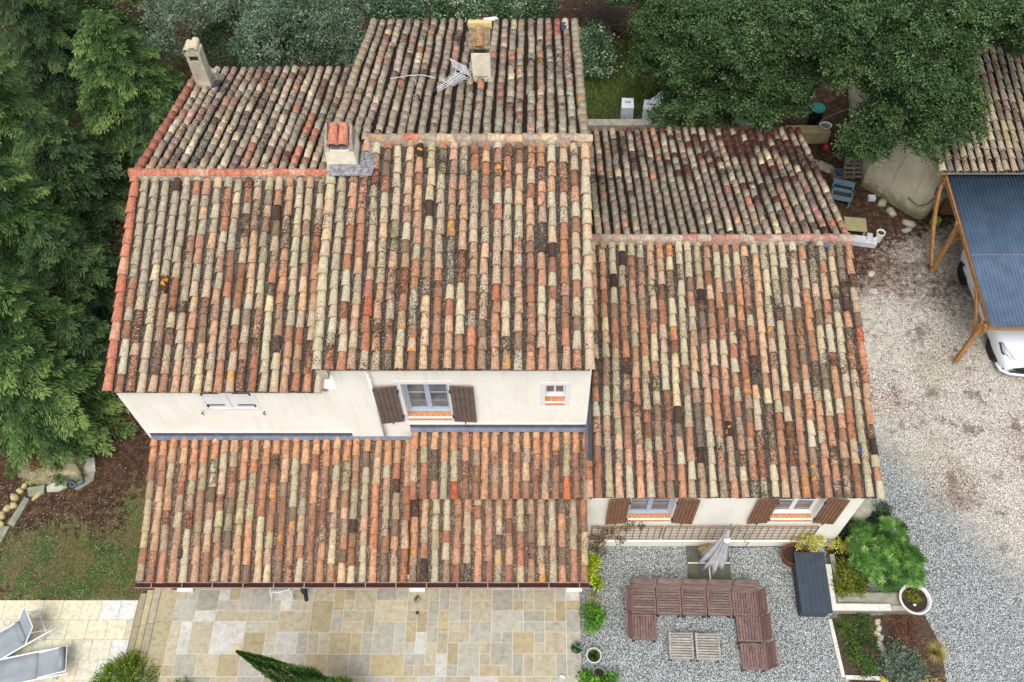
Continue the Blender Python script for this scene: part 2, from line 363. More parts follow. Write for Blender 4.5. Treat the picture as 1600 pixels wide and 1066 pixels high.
# paving
def stone_material(name, rough=.8, k=1.0, streak=(1, 1, 1)):
    m, nt, b = newmat(name); o = nn(nt, 'ShaderNodeTexCoord').outputs['Object']; a = nn(nt, 'ShaderNodeAttribute', attribute_name='tcol')
    v = nn(nt, 'ShaderNodeVectorMath', {0: o, 1: nn(nt, 'ShaderNodeVectorMath', {0: a.outputs[0], 1: (31., 17., 23.)}, operation='MULTIPLY').outputs[0]}, operation='ADD').outputs[0]
    mp = nn(nt, 'ShaderNodeMapping', {'Vector': v, 'Scale': streak}).outputs[0]
    n = noise(nt, mp, 8, 8, .68, .5)
    c = mixc(nt, 1.0, a.outputs[0], ramp(nt, n, [(.3, (.72, .70, .64)), (.5, (1, 1, 1)), (.72, (1.20, 1.21, 1.25))]), 'MULTIPLY')
    c = mixc(nt, math_(nt, 'MULTIPLY', step(nt, noise(nt, v, 14, 6, .7), .56, .70), .4), c, lin(170, 160, 128))
    nt.links.new(c, b.inputs['Base Color']); setp(b, Roughness=rough, Specular_IOR_Level=.3); bump(nt, b, noise(nt, v, 30, 5), .2, .004); return m
M_STONE = stone_material('limestone_paver'); M_JOINT = simple('pale_joint', lin(226, 220, 204), lin(206, 198, 180), 20, .95, .3)
TX0, TX1, TY0, TY1 = -8.75, 1.12, 3.4, 9.6
def paver_col():
    r = random.random()
    c = (166, 164, 150) if r < .42 else (174, 166, 142) if r < .80 else (188, 188, 180) if r < .88 else (168, 156, 124)
    return tuple(v * .95 for v in jit((c[0] + 2, c[1] + 2, c[2] + 4), .03, 1, .8))
mb = MB(); mb.box(TX0, TX1, TY0, TY1, -.7, .086, 1)
U = .2575; colw = 1.32 * U
gx = int((TX1 - colw - TX0) / U); gy0 = TY0 + 8 * U if False else 5.19
rows = int((TY1 - gy0) / U) + 1
grid = np.zeros((rows, gx), bool)
shapes = [(3, 2), (2, 2), (2, 2), (2, 3), (2, 1), (1, 1), (1, 2), (1, 1), (2, 1), (2, 2), (1, 2)]
def slab(x0, x1, y0, y1, z=.086, t=.010, j=.0075):
    mb.cc = paver_col(); mb.box(x0 + j, x1 - j, y0 + j, y1 - j, z, z + t, 0)
uw = (TX1 - colw - TX0) / gx
for r_ in range(rows):
    for c_ in range(gx):
        if grid[r_, c_]: continue
        opts = [(w, h) for w, h in shapes if r_ + h <= rows and c_ + w <= gx and not grid[r_:r_ + h, c_:c_ + w].any()]
        w, h = random.choice(opts) if opts else (1, 1)
        grid[r_:r_ + h, c_:c_ + w] = True
        slab(TX0 + c_ * uw, TX0 + (c_ + w) * uw, gy0 + r_ * U, min(gy0 + (r_ + h) * U, TY1))
yy = 5.19
while yy < TY1 - .1:
    h = random.choice([2, 2, 3, 1]) * U; slab(TX1 - colw, TX1, yy, min(yy + h, TY1)); yy += h
xx = TX0
while xx < TX1 - .05:
    w = random.choice([.6, .62, .58]); slab(xx, min(xx + w, TX1), 4.77, 5.19); xx += w
xx = TX0
while xx < TX1 - .05:
    w = random.choice([.6, .5, .7]); slab(xx, min(xx + w, TX1), 4.35, 4.77); xx += w
tag(mb.build('terrace', [M_STONE, M_JOINT], attrs=True), kind='structure')
# pool deck, lower on the left
mb = MB(); mb.box(-22, -9.9, 3.2, 7.21, -.75, -.612, 1)
yy = 7.21; k = 0
while yy > 3.3:
    off = [0, .16, .33][k % 3]; xx = -9.9 - (.22 if k % 2 else 0)
    if k % 2: mb.cc = lin(196, 188, 164); mb.box(xx + .004, -9.904, yy - .49, yy - .006, -.612, -.6, 0)
    while xx > -22:
        g = random.random(); mb.cc = tuple(v * .95 for v in (lin(218, 210, 180) if g < .55 else lin(212, 206, 184) if g < .85 else lin(214, 214, 206)))
        mb.box(xx - .485 + .004, xx - .004, yy - .49, yy - .006, -.612, -.6 + random.uniform(-.002, .002), 0); xx -= .485
    yy -= .49; k += 1
M_DECK = stone_material('cream_deck_slab', .85); M_DJ = simple('dark_joint', lin(110, 100, 76), lin(80, 74, 54), 18, .95, .3)
tag(mb.build('pool_deck', [M_DECK, M_DJ], attrs=True), kind='structure')
# steps between
mb = MB(); stx = [-9.9, -9.68, -9.46, -9.22, -8.98, -8.75]
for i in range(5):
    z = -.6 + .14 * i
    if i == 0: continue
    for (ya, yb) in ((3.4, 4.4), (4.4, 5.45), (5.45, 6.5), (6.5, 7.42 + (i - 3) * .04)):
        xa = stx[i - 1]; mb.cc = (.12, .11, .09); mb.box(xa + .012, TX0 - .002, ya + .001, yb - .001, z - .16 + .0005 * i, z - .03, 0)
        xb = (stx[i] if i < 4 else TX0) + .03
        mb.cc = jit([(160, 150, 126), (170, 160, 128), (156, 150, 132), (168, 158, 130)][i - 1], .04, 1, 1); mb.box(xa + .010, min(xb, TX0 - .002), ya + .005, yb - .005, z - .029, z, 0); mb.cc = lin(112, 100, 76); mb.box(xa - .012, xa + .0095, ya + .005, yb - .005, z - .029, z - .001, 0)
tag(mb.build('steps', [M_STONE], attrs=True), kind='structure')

# ------------------------------------------------------------------ TILE ROOFS
def pal_front():
    r = random.random()
    T = [(.16, (190, 130, 102)), (.32, (200, 150, 122)), (.48, (206, 170, 142)), (.61, (206, 188, 154)), (.69, (188, 178, 146)),
         (.79, (166, 120, 98)), (.89, (184, 138, 116)), (.935, (144, 122, 106)), (.95, (108, 84, 74)), (.988, (178, 152, 130)), (.995, (202, 112, 82)), (1.01, (116, 104, 96))]
    for p, c in T:
        if r < p: break
    c = jit(c, .065, .90, 1.5, (1, .967, .905)); w = random.random() ** 1.2 * .85; bl = max(0, random.gauss(.27, .24))
    if p in (.61, .69): w = .45 + random.random() * .5
    if p == .95: bl = .8
    o = 1 if random.random() < .022 else 0
    return tuple(v * .80 for v in c), w, min(bl, 1), o
def pal_fresh():
    c, w, b, o = pal_front(); return c, w * .8, b * .8, (1 if random.random() < .045 else 0)
def pal_back(k=1.0):
    r = random.random()
    T = [(.16, (164, 122, 102)), (.40, (170, 154, 130)), (.64, (188, 174, 144)), (.76, (148, 120, 102)), (.84, (126, 104, 92)), (.91, (204, 184, 140)), (.965, (196, 124, 92)), (.98, (150, 84, 68)), (1.01, (98, 86, 78))]
    for p, c in T:
        if r < p: break
    c = jit(c, .09, .85, 1.5, (1, .965, .955)); return tuple(v * 1.72 for v in c), .4 + random.random() * .55, min(1, .15 + random.random() * .55), 1 if random.random() < .03 else 0
def pal_ridge_new():
    c = random.choice([(200, 128, 102), (206, 138, 112), (214, 162, 136), (202, 132, 108)]); return tuple(v * .86 for v in lin(*c)), .05, .0, 0
def pal_ridge_mix():
    c = random.choice([(222, 194, 158), (212, 190, 160), (206, 130, 102), (176, 158, 140), (214, 178, 146)]); return tuple(v * .86 for v in lin(*c)), .35, .15, 1 if random.random() < .12 else 0
def pal_ridge_pink():
    c = random.choice([(196, 150, 134), (200, 176, 158), (184, 136, 124), (190, 168, 150), (204, 184, 168)]); return tuple(v * .86 for v in lin(*c)), .3, .1, 0
def pal_cream():
    c = random.choice([(214, 196, 152), (208, 186, 148), (216, 170, 130), (200, 188, 150), (214, 176, 150)]); return tuple(v * .86 for v in lin(*c)), .7, .25, 1 if random.random() < .05 else 0
def pal_orange():
    c = random.choice([(212, 156, 116), (206, 148, 110), (218, 170, 128), (200, 160, 126)]); return tuple(v * .86 for v in lin(*c)), .12, .05, 0

class Tiles:
    def __init__(s): s.V = []; s.F = []; s.C = []; s.P = []; s.M = []; s.S = []; s.n = 0
    def raw(s, v, f, c=(1, 1, 1), par=(0, 0, 0), mi=0, sm_=True):
        v = np.asarray(v, float); s.V.append(v); s.F += [tuple(i + s.n for i in q) for q in f]
        s.C += [c] * len(f); s.P += [par] * len(f); s.M += [mi] * len(f); s.S += [sm_] * len(f); s.n += len(v)
    def tile(s, p, u, d, n, L, rl, ru, h=.9, lift=.03, pal=None, mi=0, th=.014, sg=8, flip=1):
        """p = centre of the lower end; u across, d up the slope, n normal"""
        c, w, b, o = pal; par = (min(w, 1), min(b, 1), o)
        A = np.linspace(0, math.pi, sg + 1); ca, sa = np.cos(A)[:, None], np.sin(A)[:, None] * flip
        rings = []
        for (r, off, lf) in ((rl, 0, lift), (ru, L, lift * .15), (rl - th, 0, lift - th * .3)):
            rings.append(p + ca * r * u + sa * r * h * n + d * off + n * lf)
        v = np.concatenate(rings); k = sg + 1
        f = [(i, i + 1, k + i + 1, k + i) for i in range(sg)]; lipf = [(i + 1, i, 2 * k + i, 2 * k + i + 1) for i in range(sg)]
        if flip < 0: f = [q[::-1] for q in f]; lipf = [q[::-1] for q in lipf]
        s.raw(v, f, c, par, mi); 
        s.F += [tuple(i + s.n - len(v) for i in q) for q in lipf]; s.C += [tuple(x_ * .9 for x_ in c)] * sg; s.P += [par] * sg; s.M += [mi] * sg; s.S += [False] * sg
    def build(s, name, mats, parent):
        me = bpy.data.meshes.new(name); o_ = ORG.get(parent.name, (0, 0, 0)); V = np.concatenate(s.V) - np.array(o_)
        me.from_pydata(V.tolist(), [], s.F)
        for m in mats: me.materials.append(m)
        me.polygons.foreach_set('material_index', s.M); me.polygons.foreach_set('use_smooth', s.S)
        a = me.attributes.new('tcol', 'FLOAT_COLOR', 'FACE'); a.data.foreach_set('color', np.array([(*c, 1) for c in s.C], dtype=np.float32).ravel())
        a = me.attributes.new('tpar', 'FLOAT_COLOR', 'FACE'); a.data.foreach_set('color', np.array([(*c, 1) for c in s.P], dtype=np.float32).ravel())
        ob = bpy.data.objects.new(name, me); link(ob); ob.parent = parent; ORG[ob.name] = o_; return ob
SP, EX = .23, .355
def roof_slope(T, x0, x1, ya, za, yb, zb, pal, spacing=SP, first=None, ex=EX, cut=None, gap=0, verge=None, rad=(.089, .068), toppal=None, zone=None, align=0.0, deck=True, jit=1.0):
    """eave (ya,za) to ridge (yb,zb); x0..x1"""
    L = math.hypot(yb - ya, zb - za); d = np.array([0, (yb - ya) / L, (zb - za) / L]); u = np.array([1., 0, 0]); n = np.cross(u, d)
    if n[2] < 0: n = -n
    def P(x, s_): return np.array([x, ya, za]) + d * s_
    if deck:
        t = .10
        q = [P(x0 - .02, -.02) - n * .035, P(x1 + .02, -.02) - n * .035, P(x1 + .02, L) - n * .035, P(x0 - .02, L) - n * .035]
        q2 = [p - n * t for p in q]
        T.raw(np.array(q + q2), [(0, 1, 2, 3), (7, 6, 5, 4), (0, 4, 5, 1), (1, 5, 6, 2), (2, 6, 7, 3), (3, 7, 4, 0)], mi=2, sm_=False)
    ncol = int(round((x1 - x0) / spacing)); sp_ = (x1 - x0) / ncol
    for c in range(ncol + 1):
        xc = x0 + c * sp_
        # channel to the right of the cover
        if c < ncol:
            s_ = -.04 - random.random() * .02; xch = xc + sp_ / 2
            while s_ < L - .05:
                l = ex + random.gauss(0, .01)
                if not cut or cut(xch, s_):
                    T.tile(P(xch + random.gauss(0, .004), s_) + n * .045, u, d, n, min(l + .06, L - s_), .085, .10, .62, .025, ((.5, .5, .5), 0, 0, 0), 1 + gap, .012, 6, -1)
                s_ += l
        s_ = -.055 + random.gauss(0, .012); k = 0; off = random.uniform(0, .16) * jit
        wx = random.gauss(0, .008); prev = None; ph = random.uniform(0, 6.28)
        while s_ < L - .06:
            l = ex * random.choice([1, 1, 1, 1.0, .88, .78, 1.12]) + random.gauss(0, .012) * jit
            if k == 0: l = ex + off * (1 if c % 2 else .3)
            if not jit: l = ex
            l = min(l, L - s_)
            edge = verge and ((c == 0 and verge[0]) or (c == ncol and verge[1]))
            pl = (edge if callable(edge) else pal)()
            if prev and not edge and random.random() < .30: kk = random.gauss(1, .07); pl = (tuple(v * kk for v in prev[0]), prev[1], prev[2], 0)
            prev = pl
            last = s_ + l > L - .30
            if toppal and last: pl = toppal()
            if zone and not edge: pl = zone(xc, P(xc, s_)[1], pl)
            if not cut or cut(xc, s_):
                rl, ru = rad; q = random.gauss(1, .035)
                if edge: q *= 1.2
                a = random.gauss(0, .018) * max(jit, .3); uu = u * math.cos(a) + d * math.sin(a); dd = d * math.cos(a) - u * math.sin(a)
                T.tile(P(xc + wx + .007 * math.sin(s_ * 1.7 + ph) + random.gauss(0, .006), s_) + n * (.012 * math.sin(xc * 1.9 + s_ * 1.3)) + n * (.012 + abs(random.gauss(0, .005))), uu, dd, n, l + .07, rl * q, ru * q, random.uniform(.84, 1.0), .040 + random.random() * .010, pl)
            s_ += l; k += 1
def ridge_row(T, x0, x1, y, z, pal, ex=.35, r=(.104, .092), bed=True, zend=None, lift=.02):
    zend = z if zend is None else zend
    if bed: T.raw(np.array([(x0, y - .13, z - .10), (x1, y - .13, z - .10), (x1, y + .13, z - .10), (x0, y + .13, z - .10), (x0, y - .10, z + .03), (x1, y - .10, z + .03), (x1, y + .10, z + .03), (x0, y + .10, z + .03)]),
        [(4, 5, 6, 7), (0, 1, 5, 4), (1, 2, 6, 5), (2, 3, 7, 6), (3, 0, 4, 7)], mi=2, sm_=False)
    n_ = int(round((x1 - x0) / ex)); e = (x1 - x0) / n_
    for i in range(n_):
        T.tile(np.array([x0 + i * e, y + random.gauss(0, .006), z + .02 + random.gauss(0, .004)]), np.array([0, -1., 0]), np.array([1., 0, 0]), np.array([0, 0, 1.]), e + .04, r[0] * random.gauss(1, .02), r[1], .85, .02, pal())
ROOFM = [M_TILE, M_CHAN, M_MORTAR, M_CHAND, M_CHANB]

HOUSE = thing('house', 'cream rendered house with weathered clay tile roofs at several levels', 'house', (-.6, 9.6, 0))
MYE, MZE, MYR, MZR, MYB, MZB = 9.35, 7.15, 14.19, 8.42, 20.45, 6.47
MX0, MX1 = -4.22, 1.08
LYE, LZE, LYR, LZR, LYB, LZB = 9.59, 5.85, 14.28, 7.28, 19.28, 5.88
RYE, RZE, RYR, RZR, RYB, RZB = 8.19, 3.65, 14.22, 5.08, 19.50, 3.48
def greyz(c, k): return tuple(v * (1 - k) + g * k for v, g in zip(c, lin(160, 146, 128, .75)))
def zone_left(x, y, p):
    k = math.exp(-((x + 8.3) / 1.3) ** 2 - ((y - 13) / 1.6) ** 2)
    if random.random() < k * 1.1: return greyz(p[0], .6) if False else (lin(186, 172, 148, .8), .15, .05, 0)
    return p
def zone_mback(x, y, p):
    k = math.exp(-((x + 1.8) / 1.9) ** 2 - ((y - 15.3) / 1.3) ** 2)
    if random.random() < k: return (lin(176, 160, 138, 1.2), .35, .2, 0)
    return p
def zone_rback(x, y, p):
    k = math.exp(-((x - 3.4) / 1.5) ** 2 - ((y - 15.4) / 1.6) ** 2)
    if random.random() < k * 1.2: return (lin(164, 150, 130, 1.2), .35, .2, 0)
    k = math.exp(-((x - 6) / 1.7) ** 2 - ((y - 18.9) / 1.6) ** 2)
    if random.random() < k * .85: return (lin(random.choice([118, 100, 130]), 74, 62, .9), .35, .35, 0)
    return p
T = Tiles(); roof_slope(T, MX0, MX1, MYE, MZE, MYR, MZR, pal_front, verge=(pal_cream, pal_cream))
ridge_row(T, MX0 + .75, MX1 + .12, MYR, MZR + .07, pal_ridge_mix); r_mf = T.build('roof', ROOFM, HOUSE)
T = Tiles(); roof_slope(T, MX0 - .03, MX1 + .0, MYB, MZB, MYR + .0, MZR, pal_back, gap=2, verge=(pal_cream, pal_cream), zone=zone_mback); T.build('roof', ROOFM, HOUSE)
T = Tiles(); roof_slope(T, -8.82, MX0 - .26, LYE, LZE, LYR, LZR, pal_front, verge=(pal_ridge_new, None), zone=zone_left)
ridge_row(T, -8.95, MX0 - .12, LYR, LZR + .06, pal_ridge_new); T.build('roof', ROOFM, HOUSE)
T = Tiles(); roof_slope(T, -8.82, MX0 - .26, LYB, LZB, LYR, LZR, pal_back, gap=2, verge=(pal_ridge_new, None)); T.build('roof', ROOFM, HOUSE)
T = Tiles(); roof_slope(T, MX1 + .12, 7.58, RYE, RZE, RYR, RZR, pal_front)
# tongue of the same slope running left under the upper wall
ltop = 1.53 * math.hypot(1, (RZR - RZE) / (RYR - RYE))
roof_slope(T, -2.68, MX1 + .11, 8.30, 3.37, 9.64, 3.95, pal_fresh, toppal=pal_orange, gap=3)
ridge_row(T, MX1 + .12, 7.68, RYR, RZR + .06, pal_ridge_pink); T.build('roof', ROOFM, HOUSE)
T = Tiles(); roof_slope(T, MX1 + .26, 7.58, RYB, RZB, RYR, RZR, pal_back, gap=2, zone=zone_rback); T.build('roof', ROOFM, HOUSE)
# porch
PS = (3.55 - 2.54) / (9.66 - 6.69)
T = Tiles(); roof_slope(T, -8.66, -2.86, 6.69, 2.54, 9.66, 3.55, pal_fresh, toppal=pal_orange, gap=3)
roof_slope(T, -2.66, 1.12, 6.69, 2.54, 8.55, 2.54 + 1.86 * PS, pal_fresh, gap=3); T.build('roof', ROOFM, HOUSE)

# ---- walls
def wall_front(mb, x0, x1, z0, z1, y, holes, depth=.2):
    X = sorted(set([x0, x1] + [h[0] for h in holes] + [h[1] for h in holes])); Z = sorted(set([z0, z1] + [h[2] for h in holes] + [h[3] for h in holes]))
    for i in range(len(X) - 1):
        for j in range(len(Z) - 1):
            cx, cz = (X[i] + X[i + 1]) / 2, (Z[j] + Z[j + 1]) / 2
            if any(h[0] < cx < h[1] and h[2] < cz < h[3] for h in holes): continue
            mb.add([(X[i], y, Z[j]), (X[i + 1], y, Z[j]), (X[i + 1], y, Z[j + 1]), (X[i], y, Z[j + 1])], [(0, 1, 2, 3)])
    for a, b, c, d in holes:
        mb.add([(a, y, c), (b, y, c), (b, y, d), (a, y, d), (a, y + depth, c), (b, y + depth, c), (b, y + depth, d), (a, y + depth, d)],
               [(0, 4, 5, 1), (1, 5, 6, 2), (2, 6, 7, 3), (3, 7, 4, 0)])
def shell(mb, x0, x1, yf, yr, yb, z0, zf, zr, zb):
    # sides, back, and a lid just under the roof
    for x_, fl in ((x0, 1), (x1, 0)):
        v = [(x_, yf, z0), (x_, yb, z0), (x_, yb, zb), (x_, yr, zr), (x_, yf, zf)]; mb.add(v, [(0, 1, 2, 3, 4)[::1 if not fl else -1]])
    mb.add([(x0, yb, z0), (x1, yb, z0), (x1, yb, zb), (x0, yb, zb)], [(3, 2, 1, 0)])
    mb.add([(x0, yf, zf), (x1, yf, zf), (x1, yr, zr), (x0, yr, zr)], [(0, 1, 2, 3)]); mb.add([(x0, yr, zr), (x1, yr, zr), (x1, yb, zb), (x0, yb, zb)], [(0, 1, 2, 3)])
WY = 9.65
mb = MB(); wall_front(mb, -4.12, 1.17, 0, MZE - .07, WY, [(-2.76, -1.79, 4.56, 6.03), (.24, .66, 5.24, 5.98)], .22)
shell(mb, -4.12, 1.17, WY, MYR, 20.2, 0, MZE - .07, MZR - .17, MZB - .07)
mb.build('wall', M_WALL, HOUSE)
mb = MB(); wall_front(mb, -8.8, -4.12, -.62, LZE - .08, WY + .03, [(-7.03, -5.98, 4.95, 5.70)], .1)
shell(mb, -8.8, -4.121, WY + .03, LYR, 19.1, -.62, LZE - .08, LZR - .17, LZB - .07)
mb.build('wall', M_WALL, HOUSE)
RW = 8.44
mb = MB(); wall_front(mb, 1.175, 7.54, -.02, RZE - .06, RW, [(2.22, 3.25, 1.70, 3.02), (5.60, 6.63, 1.70, 3.02)], .22)
shell(mb, 1.175, 7.54, RW, RYR, 19.2, -.02, RZE - .06, RZR - .17, RZB - .07)
mb.box(1.178, 7.57, RW - .035, RW + .05, -.02, .32)
mb.build('wall', M_WALL, HOUSE)
# eave course of mortar scallops under each front eave
def genoise(x0, x1, y0, y1, z):
    mb = MB(); mb.box(x0, x1, y0 + .06, y1, z - .09, z - .05)
    n = int((x1 - x0) / .115)
    for i in range(n):
        xc = x0 + (i + .5) * (x1 - x0) / n
        mb.tube([(xc, y0 + .03, z - .055), (xc, y1, z - .055)], .045, 8)
    return mb.build('eave_course', M_MORTAR, HOUSE)
genoise(-4.2, 1.15, MYE + .03, WY, MZE - .04); genoise(-8.8, -4.3, LYE + .03, WY + .03, LZE - .05); genoise(1.3, 7.55, RYE + .03, RW, RZE - .05)
mb = MB(); mb.box(-4.22, -4.05, 9.35, 9.62, 6.72, 7.08); mb.build('corner_mortar', M_OLDWALL, HOUSE)
# ceiling of the porch + low stone side wall + pillars
mb = MB(); mb.hexa([(-8.6, 6.85, 2.38), (1.05, 6.85, 2.38), (1.05, 9.6, 2.38 + 2.75 * PS), (-8.6, 9.6, 2.38 + 2.75 * PS)], [(-8.6, 6.85, 2.41), (1.05, 6.85, 2.41), (1.05, 9.6, 2.41 + 2.75 * PS), (-8.6, 9.6, 2.41 + 2.75 * PS)])
mb.box(-8.6, 1.05, 6.95, 7.15, 2.2, 2.40); mb.build('porch_ceiling', M_TIMBER, HOUSE, attrs=True)
for px in (292, 653, 897):
    p = at(px, 917, .1); mb = MB(); mb.box(p[0] - .15, p[0] + .15, 7.27, 7.57, .1, 2.3); mb.box(p[0] - .19, p[0] + .19, 7.19, 7.62, .1, .20)
    mb.build('pillar', M_WALL, HOUSE)
mb = MB(); mb.box(-8.45, -8.2, 7.65, 9.6, -.6, 2.7); mb.build('porch_side_wall', M_OLDWALL, HOUSE)
# flashing
def flash(x0, x1, y, z):
    mb = MB(); mb.box(x0, x1, y - .012, y - .002, z, z + .17); mb.hexa([(x0, y - .10, z - .035), (x1, y - .10, z - .035), (x1, y - .012, z), (x0, y - .012, z)], [(x0, y - .10, z - .028), (x1, y - .10, z - .028), (x1, y - .012, z + .009), (x0, y - .012, z + .009)])
    o = mb.build('flashing', M_ZINC, HOUSE); mb = MB(); mb.box(x0, x1, y - .022, y - .003, z + .17, z + .20); mb.build('flashing_trim', M_WHITE, o)
flash(-8.72, -2.78, WY + .02, 3.66); flash(-2.76, 1.16, WY, 4.10)
mb = MB(); sl_ = (RZR - RZE) / (RYR - RYE)
mb.hexa([(1.172, 8.9, 3.83 + .16), (1.30, 8.9, 3.83 + .10), (1.30, 14.0, 5.04 + .1), (1.172, 14.0, 5.04 + .16)], [(1.172, 8.9, 4.25), (1.185, 8.9, 4.25), (1.185, 14.0, 5.45), (1.172, 14.0, 5.45)]); mb.build('flashing', M_ZINC, HOUSE)
mb = MB(); mb.tube([aty(572, 579, WY - .08), aty(602, 680, WY - .08)], .036, 10); q = aty(572, 579, WY - .08); mb.tube([q, (q[0], q[1] - .1, q[2] + .12)], .036, 10)
for zz in (6.3, 5.4, 4.5): mb.box(q[0] - .05, q[0] + .05, WY - .10, WY, zz, zz + .03)
mb.build('downpipe', M_WHITE, HOUSE, smooth=True)
# gutter
mb = MB(); prof = [(.072 * math.cos(a), .066 * math.sin(a)) for a in np.linspace(math.pi, 2 * math.pi, 9)]
gy, gz = 6.60, 2.47; x0, x1 = -8.80, 1.24
for (rk, fl) in ((1, 0), (.93, 1)):
    v = [(x_, gy + p[0] * rk, gz + p[1] * rk) for x_ in (x0, x1) for p in prof]; f = [(i, i + 1, 10 + i, 9 + i) for i in range(8)]
    mb.add(v, [q[::-1] for q in f] if fl else f)
for x_ in (x0, x1): mb.add([(x_, gy + p[0], gz + p[1]) for p in prof], [tuple(range(9))])
mb.tube([(x0, gy - .072, gz), (x1, gy - .072, gz)], .010, 6)
G = mb.build('gutter', M_GUT, HOUSE)
mb = MB(); mb.box(x0 + .01, x1 - .01, gy - .048, gy + .048, gz - .047, gz - .042); mb.build('gutter_shade_strip', simple('gutter_shade_strip', lin(70, 44, 36), lin(44, 28, 24), 12, .9), G)  # dark strip: the shade inside the open gutter, put in as colour
x_ = x0 + .36
while x_ < x1:
    mb = MB(); mb.box(x_ - .012, x_ + .012, gy - .08, gy + .08, gz + .008, gz + .016); x_ += .675; mb.build('gutter_bracket', M_GUT, G)
# grey downpipe elbow at the left corner
e0 = at(207, 921, -.15); mb = MB(); mb.tube([(-8.62, 6.62, 2.35), (-8.72, 7.25, 2.0), (-8.95, 7.42, 1.6), (-8.95, 7.42, -.1), (-9.1, 7.36, -.22), (-9.28, 7.33, -.28)], .045, 10)
mb.tube([(-9.24, 7.33, -.27), (-9.36, 7.33, -.30)], .06, 10)
mb.build('downpipe', M_GREYMET, HOUSE, smooth=True)

# ---- windows and shutters
def window(x0, x1, z0, z1, y, yf, rails=1, mull=True, mat=M_FRAME, proud=.0):
    mb = MB(); w = .075 if x1 - x0 > .6 else .035; rw = .10 if x1 - x0 > .6 else .05; mw = .055 if x1 - x0 > .6 else .022
    mb.box(x0, x1, yf, yf + .06, z0, z0 + .10); mb.box(x0, x1, yf, yf + .06, z1 - .07, z1)
    mb.box(x0, x0 + w, yf + .001, yf + .059, z0 + .1, z1 - .07); mb.box(x1 - w, x1, yf + .001, yf + .059, z0 + .1, z1 - .07)
    if mull: mb.box((x0 + x1) / 2 - mw, (x0 + x1) / 2 + mw, yf - .012, yf + .05, z0 + .1, z1 - .07)
    for k in range(rails):
        zz = z0 + .1 + (z1 - z0 - .17) * (k + 1) / (rails + 1); mb.box(x0 + w, x1 - w, yf + .012, yf + .04, zz - .012, zz + .012)
    mb.box(x0 - .0, x1 + .0, yf - .05, yf - .002, z0 + .001, z0 + .045)
    o = mb.build('window', mat, HOUSE)
    mb = MB(); mb.box(x0 + w, x1 - w, yf + .024, yf + .03, z0 + .1, z1 - .07); mb.build('pane', M_GLASS, o)
    mb = MB(); n = max(3, int(round((x1 - x0) / .125)))
    for i in range(n):
        a = x0 + (x1 - x0) * i / n; b = x0 + (x1 - x0) * (i + 1) / n
        mb.hexa([(a + .004, y - .035, z0 - .05), (b - .004, y - .035, z0 - .05), (b - .004, yf - .052, z0 - .05), (a + .004, yf - .052, z0 - .05)],
                [(a + .004, y - .035, z0 - .012), (b - .004, y - .035, z0 - .012), (b - .004, yf - .052, z0 + .022), (a + .004, yf - .052, z0 + .022)])
    mb.build('sill', M_SILL, o); mb = MB(); mb.hexa([(x0, y - .025, z0 - .055), (x1, y - .025, z0 - .055), (x1, yf - .054, z0 - .055), (x0, yf - .054, z0 - .055)], [(x0, y - .025, z0 - .022), (x1, y - .025, z0 - .022), (x1, yf - .054, z0 + .010), (x0, yf - .054, z0 + .010)]); mb.build('sill_bed', M_MORTAR, o)
    return o
def surround(x0, x1, z0, z1, y, w=.11):
    mb = MB(); t = .012
    mb.box(x0 - w, x1 + w, y - t, y - .0005, z1, z1 + w); mb.box(x0 - w, x0, y - t, y - .0005, z0, z1); mb.box(x1, x1 + w, y - t, y - .0005, z0, z1); mb.box(x0 - w, x1 + w, y - t, y - .0005, z0 - w, z0 - .001)
    mb.build('window_surround', M_WHITE, HOUSE)
def shutter(x0, x1, z0, z1, y, mat, ang=0, hinge='r', nb=5):
    """board shutter opened flat on the wall"""
    mb = MB(); n = nb; H_ = x1 if hinge == 'r' else x0
    def tr(x_, yy): 
        dx = x_ - H_; return (H_ + dx * math.cos(ang) , yy - abs(dx) * math.sin(ang))
    for i in range(n):
        a = x0 + (x1 - x0) * i / n + .006; b = x0 + (x1 - x0) * (i + 1) / n - .006
        q = [tr(a, y - .040), tr(b, y - .035), tr(b, y - .005), tr(a, y - .005)]; mb.prism(q, z0, z1)
    q = [tr(x0 + .002, y - .018), tr(x1 - .002, y - .018), tr(x1 - .002, y - .008), tr(x0 + .002, y - .008)]; mb.prism(q, z0 + .002, z1 - .002)
    o = mb.build('shutter', mat, HOUSE); mb = MB(); e = .03 if hinge == 'r' else -.03
    for zz in (z0 + .22, z1 - .22): mb = MB(); mb.box(min(H_ - e, H_ + e * .7), max(H_ - e, H_ + e * .7), y - .05, y - .003, zz - .03, zz + .03); mb.build('hinge', M_METAL, o)
    mb = MB(); xm = (x0 + x1) / 2; mb.box(xm - .012, xm + .012, y - .06, y - .03, z0 - .09, z0 + .02); mb.build('shutter_stay', M_METAL, o)
window(-2.76, -1.79, 4.56, 6.03, WY, WY + .20); surround(-2.76, -1.79, 4.56, 6.03, WY)
shutter(-3.34, -2.84, 4.50, 6.02, WY - .03, M_DARKWOOD, R(7), 'r'); shutter(-1.75, -1.25, 4.50, 6.02, WY - .03, M_DARKWOOD, R(3), 'l')
window(.24, .66, 5.24, 5.98, WY, WY + .19, 1, True, M_WHITE); surround(.24, .66, 5.24, 5.98, WY, .10)
for i, x_ in enumerate((2.22, 5.60)):
    window(x_, x_ + 1.03, 1.70, 3.02, RW, RW + .19, 1, True, M_FRAME if i == 0 else M_WHITE); surround(x_, x_ + 1.03, 1.70, 3.02, RW, .09)
    shutter(x_ - .52, x_ - .02, 1.62, 3.02, RW - .03, M_REDWOOD, R(5 if i == 0 else 3), 'r', 6); shutter(x_ + 1.06, x_ + 1.56, 1.62, 3.02, RW - .03, M_REDWOOD, R(4), 'l', 6)
